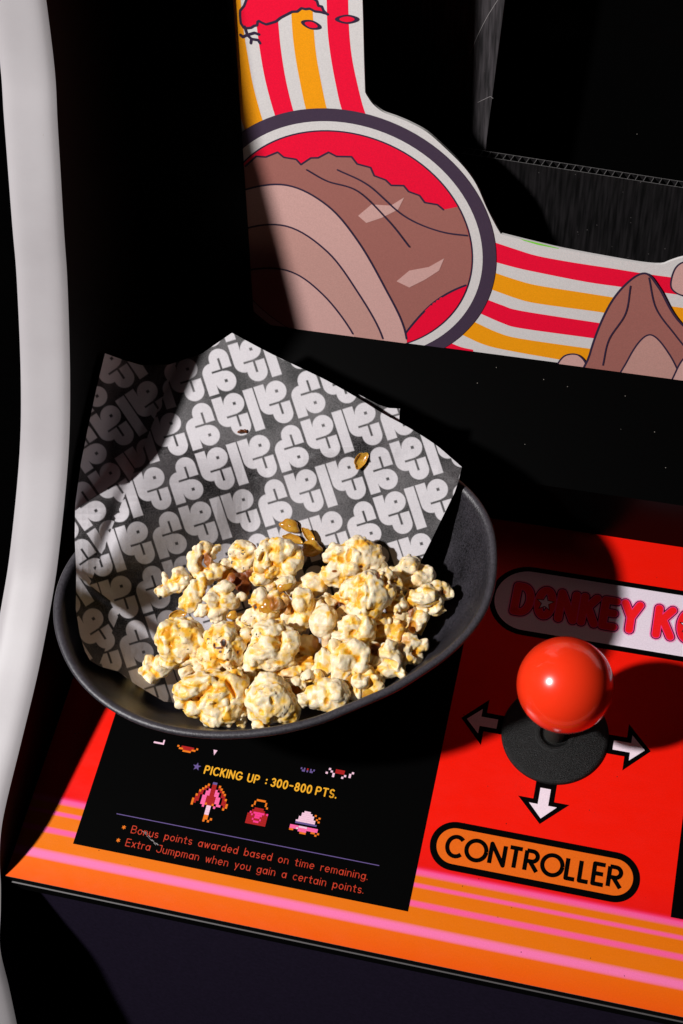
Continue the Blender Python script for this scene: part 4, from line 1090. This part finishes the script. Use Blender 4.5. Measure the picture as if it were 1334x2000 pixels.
corn(PC, 'L', [(495, 540, 72, 112, 25), (560, 490, 42, 78, 12), (470, 600, 30, 60, 10)], 'flat petal shaped popcorn flake hanging below the curled brown flake', 45, (), .36, pep=.02, flat=.45, seed=7, bil=.5)
corn(PC, 'L', [(735, 482, 64, 50), (652, 555, 58, 66), (762, 570, 92, 56, -15), (852, 548, 38, 28), (690, 655, 74, 84), (566, 632, 46, 42, -30)],
     'pale star shaped popcorn flake with several stubby arms', 48, (), .12, pep=.2, seed=8, bil=.7, amber=[(795, 672, 40, 34, -20, -12)])
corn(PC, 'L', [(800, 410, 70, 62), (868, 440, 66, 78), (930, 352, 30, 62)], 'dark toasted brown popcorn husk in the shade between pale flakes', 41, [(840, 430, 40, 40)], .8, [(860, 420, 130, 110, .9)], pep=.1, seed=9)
corn(PC, 'L', [(1000, 545, 72, 56, -20), (1080, 600, 82, 92), (935, 690, 68, 60), (1045, 700, 82, 46), (1165, 610, 50, 82)],
     'popcorn flake with a big orange brown kernel hull exposed in front', 48, (), .3, [(1080, 590, 70, 70, .6), (1170, 615, 46, 80, .5), (1000, 625, 16, 24, 1)], amber=[(1062, 612, 76, 56, 10, 8)], pep=.25, seed=10)
corn(PC, 'L', [(430, 850, 165, 148), (335, 850, 92, 128), (470, 820, 90, 92), (400, 985, 125, 66), (545, 900, 78, 108)],
     'big round popcorn flake with a swirled yellow top at the left of the heap', 46, (), .36, pep=.3, pits=.5, seed=11)
corn(PC, 'L', [(740, 900, 148, 160), (640, 975, 80, 80), (872, 830, 58, 60), (760, 820, 112, 72)],
     'round popcorn flake with a cluster of black pepper flecks in its middle', 49, (), .34, [(738, 862, 20, 30, 1), (700, 898, 40, 10, 1), (672, 880, 12, 22, 1), (716, 925, 14, 12, 1), (838, 930, 10, 18, 1), (770, 985, 10, 8, 1)], pep=.6, pits=.4, seed=12)
corn(PC, 'L', [(1050, 810, 108, 76), (1040, 930, 128, 110), (1130, 960, 110, 112), (950, 1010, 74, 76), (1205, 870, 68, 92), (1080, 757, 88, 36), (1200, 820, 28, 42)],
     'large white popcorn flake with a ragged right edge in the middle of the heap', 49, (), .22, [(1130, 830, 40, 20, .3)], pep=.3, seed=13)
corn(PC, 'L', [(282, 1040, 66, 76), (200, 1030, 46, 60), (120, 1108, 50, 38, -30), (202, 1128, 54, 58, 20), (240, 1085, 42, 40)],
     'knobbly popcorn flake lying apart at the far left on the paper', 38, (), .25, pep=.05, seed=14, bil=.7)
corn(PC, 'L', [(560, 1180, 175, 88, -20), (435, 1225, 62, 70), (680, 1250, 128, 170, 25), (560, 1335, 110, 82), (700, 1375, 150, 92, -10), (800, 1200, 105, 138, -20), (862, 1400, 38, 60), (430, 1300, 34, 30)],
     'largest ruffled popcorn flake, at the lower left against the front rim', 47, [(790, 1190, 18, 100, -25, -6)], .34, pep=.15, seed=15)
corn(PC, 'L', [(470, 1080, 60, 40), (560, 1062, 62, 46)], 'small curled cream popcorn flake above the largest flake', 45, (), .2, [(540, 1098, 70, 16, .4)], pep=.1, seed=16, bil=.6)
corn(PC, 'L', [(1065, 1290, 178, 170, 20), (1050, 1170, 108, 80), (955, 1370, 70, 60, 40), (1180, 1340, 88, 128, -20), (1000, 1468, 70, 40)],
     'round popcorn flake with a net of pitted ridges, lowest of the heap', 48, (), .22, pep=.12, pits=1.6, seed=17, bil=.6)
corn(PC, 'L', [(880, 1110, 80, 70), (950, 1110, 70, 60), (865, 1062, 58, 48)], 'crumpled yellow popcorn flake wedged right of the largest flake', 43, (), .5, [(900, 1160, 60, 30, .3)], pep=.15, seed=18)
# right half
corn(PC, 'R', [(610, 230, 128, 118), (450, 250, 98, 84), (428, 370, 98, 84), (690, 250, 70, 92), (560, 335, 110, 88), (742, 318, 36, 34)],
     'big white popcorn flake with a yellow hollow and one burnt speck, topmost of the heap', 49, [(470, 255, 48, 52, 0, 0), (530, 240, 30, 50, 0, -10)], .22, [(610, 318, 18, 14, 1), (420, 352, 22, 10, .8)], pep=.12, seed=19)
corn(PC, 'R', [(960, 310, 76, 70), (1062, 385, 84, 76), (880, 380, 84, 66), (962, 262, 34, 30), (1000, 425, 80, 50), (905, 470, 52, 28)],
     'rounded pale popcorn flake under the right corner of the paper', 46, (), .14, [(880, 430, 40, 30, .25)], pep=.3, seed=20, bil=.6)
corn(PC, 'R', [(690, 500, 168, 138), (560, 480, 110, 68, -30), (640, 625, 120, 100), (760, 400, 88, 60), (872, 590, 74, 64), (762, 700, 58, 52), (830, 470, 68, 80)],
     'largest round popcorn flake with a raised creamy cap and yellow knobs, right of centre', 52, (), .26, [(735, 382, 16, 22, .9)], pep=.1, pits=.5, seed=21)
corn(PC, 'R', [(1100, 540, 150, 86, -15), (1190, 490, 58, 46, -30), (982, 560, 48, 60), (1110, 628, 80, 36)],
     'pointed popcorn flake with a glossy yellow kernel skin, rightmost of the heap', 47, (), .2, [(1195, 505, 42, 26, .6)], amber=[(1100, 562, 88, 38, -6, 10)], pep=.3, seed=22)
corn(PC, 'R', [(250, 460, 98, 84), (150, 490, 78, 58), (330, 430, 36, 58)], 'flat cream popcorn flake half in shadow below the topmost flake', 44, (), .3, [(340, 440, 22, 50, .25)], pep=.1, flat=.6, seed=23, bil=.5)
corn(PC, 'R', [(190, 580, 78, 88), (130, 740, 68, 74), (210, 680, 78, 70), (290, 590, 38, 50), (60, 700, 30, 40)], 'lumpy two part popcorn flake standing in the middle of the heap', 46, (), .25, pep=.02, seed=24)
corn(PC, 'R', [(340, 715, 92, 118, 15), (365, 830, 48, 80)], 'smooth egg shaped popcorn flake with an orange base, in the middle of the heap', 47, (), .12, [(360, 880, 50, 60, .35)], pep=.02, seed=25, bil=.35)
corn(PC, 'R', [(380, 592, 60, 60), (462, 562, 72, 50), (500, 590, 36, 56), (420, 640, 60, 36)], 'small curled popcorn flake with a dark brown centre left of the largest round flake', 44, [(460, 605, 34, 34)], .35, [(462, 605, 44, 40, .95)], pep=.1, seed=26)
corn(PC, 'R', [(478, 690, 68, 70), (440, 730, 50, 50)], 'plain cream popcorn flake behind the egg shaped flake', 43, (), .35, pep=.02, seed=27, bil=.5)
corn(PC, 'R', [(560, 762, 98, 88), (500, 840, 78, 68), (642, 785, 58, 88), (682, 752, 30, 42), (530, 702, 48, 40)], 'puffy popcorn flake with a few yellow dimples, below the largest round flake', 49, [(560, 795, 34, 24, 0, 10)], .22, pep=.05, seed=28)
corn(PC, 'R', [(560, 922, 98, 68), (500, 1010, 98, 98), (602, 1045, 58, 58), (470, 1100, 58, 62), (632, 950, 48, 68)], 'white popcorn flake with two bright yellow dimples like cups', 50, [(520, 922, 32, 36, 0, 14), (585, 960, 30, 24, 0, 8)], .14, amber=[(520, 1160, 28, 60, 15, -20)], pep=.03, seed=29, bil=.6)
corn(PC, 'R', [(370, 1000, 88, 88, -40), (322, 1055, 62, 50), (420, 930, 48, 60)], 'creamy popcorn flake with a yellow seam left of the cupped white flake', 46, (), .36, pep=.05, seed=30)
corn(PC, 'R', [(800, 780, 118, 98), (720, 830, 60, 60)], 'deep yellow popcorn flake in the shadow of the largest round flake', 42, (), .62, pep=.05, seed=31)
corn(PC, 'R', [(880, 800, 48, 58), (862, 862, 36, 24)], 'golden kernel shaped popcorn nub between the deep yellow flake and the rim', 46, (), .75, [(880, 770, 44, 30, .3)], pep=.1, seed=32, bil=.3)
corn(PC, 'R', [(1040, 700, 58, 100, 20), (982, 760, 48, 60), (970, 660, 40, 60)], 'upright popcorn flake with an orange hollow beneath the rightmost pointed flake', 43, [(985, 750, 30, 46)], .3, [(985, 750, 40, 50, .45), (960, 640, 40, 50, .7)], pep=.2, seed=33)
corn(PC, 'R', [(818, 930, 58, 64), (862, 990, 48, 78), (830, 1065, 88, 66), (745, 1112, 44, 44), (890, 1092, 40, 40)], 'popcorn flake with a yellow cup open to the front, near the right rim', 46, [(822, 1030, 52, 40, 0, 10)], .3, pep=.05, seed=34)
corn(PC, 'R', [(930, 950, 68, 78), (992, 985, 54, 68), (1002, 902, 48, 50), (1050, 890, 34, 34), (942, 862, 32, 40)], 'small craggy popcorn flake with an orange tip beside the right rim', 44, (), .22, [(940, 850, 38, 40, .45)], pep=.3, seed=35)
corn(PC, 'R', [(712, 1010, 68, 64), (660, 930, 38, 58), (720, 920, 54, 42)], 'angular popcorn flake with a dark red brown pocket right of the cupped white flake', 45, [(718, 925, 40, 30)], .25, [(720, 920, 58, 44, .9)], pep=.1, seed=36)
corn(PC, 'R', [(650, 1150, 108, 88), (592, 1230, 58, 48), (700, 1190, 68, 70)], 'popcorn flake with yellow dots sitting in a brown kernel hull at the front right', 44, (), .28, amber=[(672, 1246, 104, 40, -18, -30)], pep=.08, pits=.7, seed=37)
corn(PC, 'R', [(400, 1250, 118, 120), (290, 1262, 78, 80), (215, 1285, 68, 46), (430, 1315, 88, 66), (490, 1300, 40, 70)], 'smooth grey cream popcorn flake with rounded lobes against the front rim', 47, [(355, 1290, 22, 44, 20, 10)], .1, [(370, 1296, 14, 18, .4)], pep=.03, seed=38, bil=.6)
corn(PC, 'R', [(230, 1115, 58, 40), (305, 1115, 50, 58), (205, 1150, 26, 40)], 'little hooked popcorn curl above the smooth grey cream flake', 47, [(240, 1150, 26, 26)], .16, [(245, 1185, 40, 26, .6)], pep=.4, seed=39, bil=.5)
corn(PC, 'R', [(130, 1180, 82, 62), (80, 1210, 44, 70), (185, 1215, 36, 66)], 'curled popcorn ring with a yellow middle between two front flakes', 44, [(130, 1215, 48, 50)], .35, [(120, 1270, 50, 40, .35)], pep=.03, seed=40, bil=.5)
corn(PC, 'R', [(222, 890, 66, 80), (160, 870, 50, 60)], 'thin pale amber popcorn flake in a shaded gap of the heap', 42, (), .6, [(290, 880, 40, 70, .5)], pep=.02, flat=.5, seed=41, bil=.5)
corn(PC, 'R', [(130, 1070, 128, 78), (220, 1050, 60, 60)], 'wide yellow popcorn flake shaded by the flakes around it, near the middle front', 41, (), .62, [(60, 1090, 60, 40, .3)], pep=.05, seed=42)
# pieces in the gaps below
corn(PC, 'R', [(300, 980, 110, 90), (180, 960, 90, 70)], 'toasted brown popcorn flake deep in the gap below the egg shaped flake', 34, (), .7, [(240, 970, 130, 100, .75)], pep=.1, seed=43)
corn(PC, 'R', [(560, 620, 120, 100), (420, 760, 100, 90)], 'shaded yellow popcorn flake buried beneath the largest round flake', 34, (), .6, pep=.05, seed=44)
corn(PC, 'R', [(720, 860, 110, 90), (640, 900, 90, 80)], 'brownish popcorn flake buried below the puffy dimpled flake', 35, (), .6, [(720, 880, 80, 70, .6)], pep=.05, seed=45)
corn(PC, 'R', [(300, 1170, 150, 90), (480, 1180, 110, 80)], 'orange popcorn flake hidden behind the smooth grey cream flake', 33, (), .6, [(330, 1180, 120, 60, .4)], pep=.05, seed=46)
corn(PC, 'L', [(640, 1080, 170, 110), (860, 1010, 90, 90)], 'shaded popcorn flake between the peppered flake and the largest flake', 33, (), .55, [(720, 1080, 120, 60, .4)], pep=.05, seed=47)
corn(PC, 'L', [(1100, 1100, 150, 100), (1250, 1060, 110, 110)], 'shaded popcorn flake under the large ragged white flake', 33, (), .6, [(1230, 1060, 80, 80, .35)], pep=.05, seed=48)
corn(PC, 'L', [(900, 760, 70, 60), (860, 700, 50, 50)], 'little cream popcorn bit behind the peppered round flake', 38, (), .45, pep=.05, seed=49)
corn(PC, 'R', [(880, 690, 70, 60), (930, 700, 50, 50)], 'knobbly yellow popcorn bit just below the knobs of the largest round flake', 44, (), .5, pep=.1, seed=50)

# loose kernel skins on the paper
def skin(px, py, n, rx, ry, ang, label, cup=0.0, rz=.6):
    base = at(px, py, (0, 0, n), (0, 0, 1)); mm = ((base - CAM) @ CV) / FPX
    o = shell('kernel_skin', (0, 0, 0), (rx * mm, ry * mm, min(rx, ry) * mm * rz), ang, None, base, cup, .25)
    tag(o, label, 'kernel skin', 'loose kernel skins'); return o
plane_n = paper_n
skin(566, 1027, plane_n(566, 1027) + 2.2, 20, 13, 20, 'clear yellow kernel skin lying highest above the popcorn')
skin(608, 1072, plane_n(608, 1072) + 3.0, 21, 17, -10, 'dark amber kernel skin behind the tall ruffled flake')
skin(603, 1046, plane_n(603, 1046) + 3.5, 18, 7, 55, 'narrow upright yellow kernel skin pointing up from the heap', .3)
skin(572, 1052, plane_n(572, 1052) + 3.0, 19, 7, 18, 'thin curved kernel skin just under the highest clear one', .3)
skin(705, 899, plane_n(705, 899) + 1.6, 17, 10, -55, 'golden kernel skin stuck to the middle of the paper alone', .4)
skin(345, 1203, plane_n(345, 1203) + 14, 18, 9, -25, 'faint see through kernel skin above the swirled round flake', .3)
b_ = (0, 0, paper_n(472, 842))
o = corn('burnt_crumb', 'L', [((472 - 240) * ZS, (842 - 1020) * ZS, 26, 10, -5), ((480 - 240) * ZS, (841 - 1020) * ZS, 12, 12)], 'tiny burnt crumb stuck high on the paper', b_[2] + .8, (), .9, [((472 - 240) * ZS, (842 - 1020) * ZS, 40, 30, .95)], pep=.6, seed=70, cat='crumb', bil=.2)
o['group'] = 'crumbs'
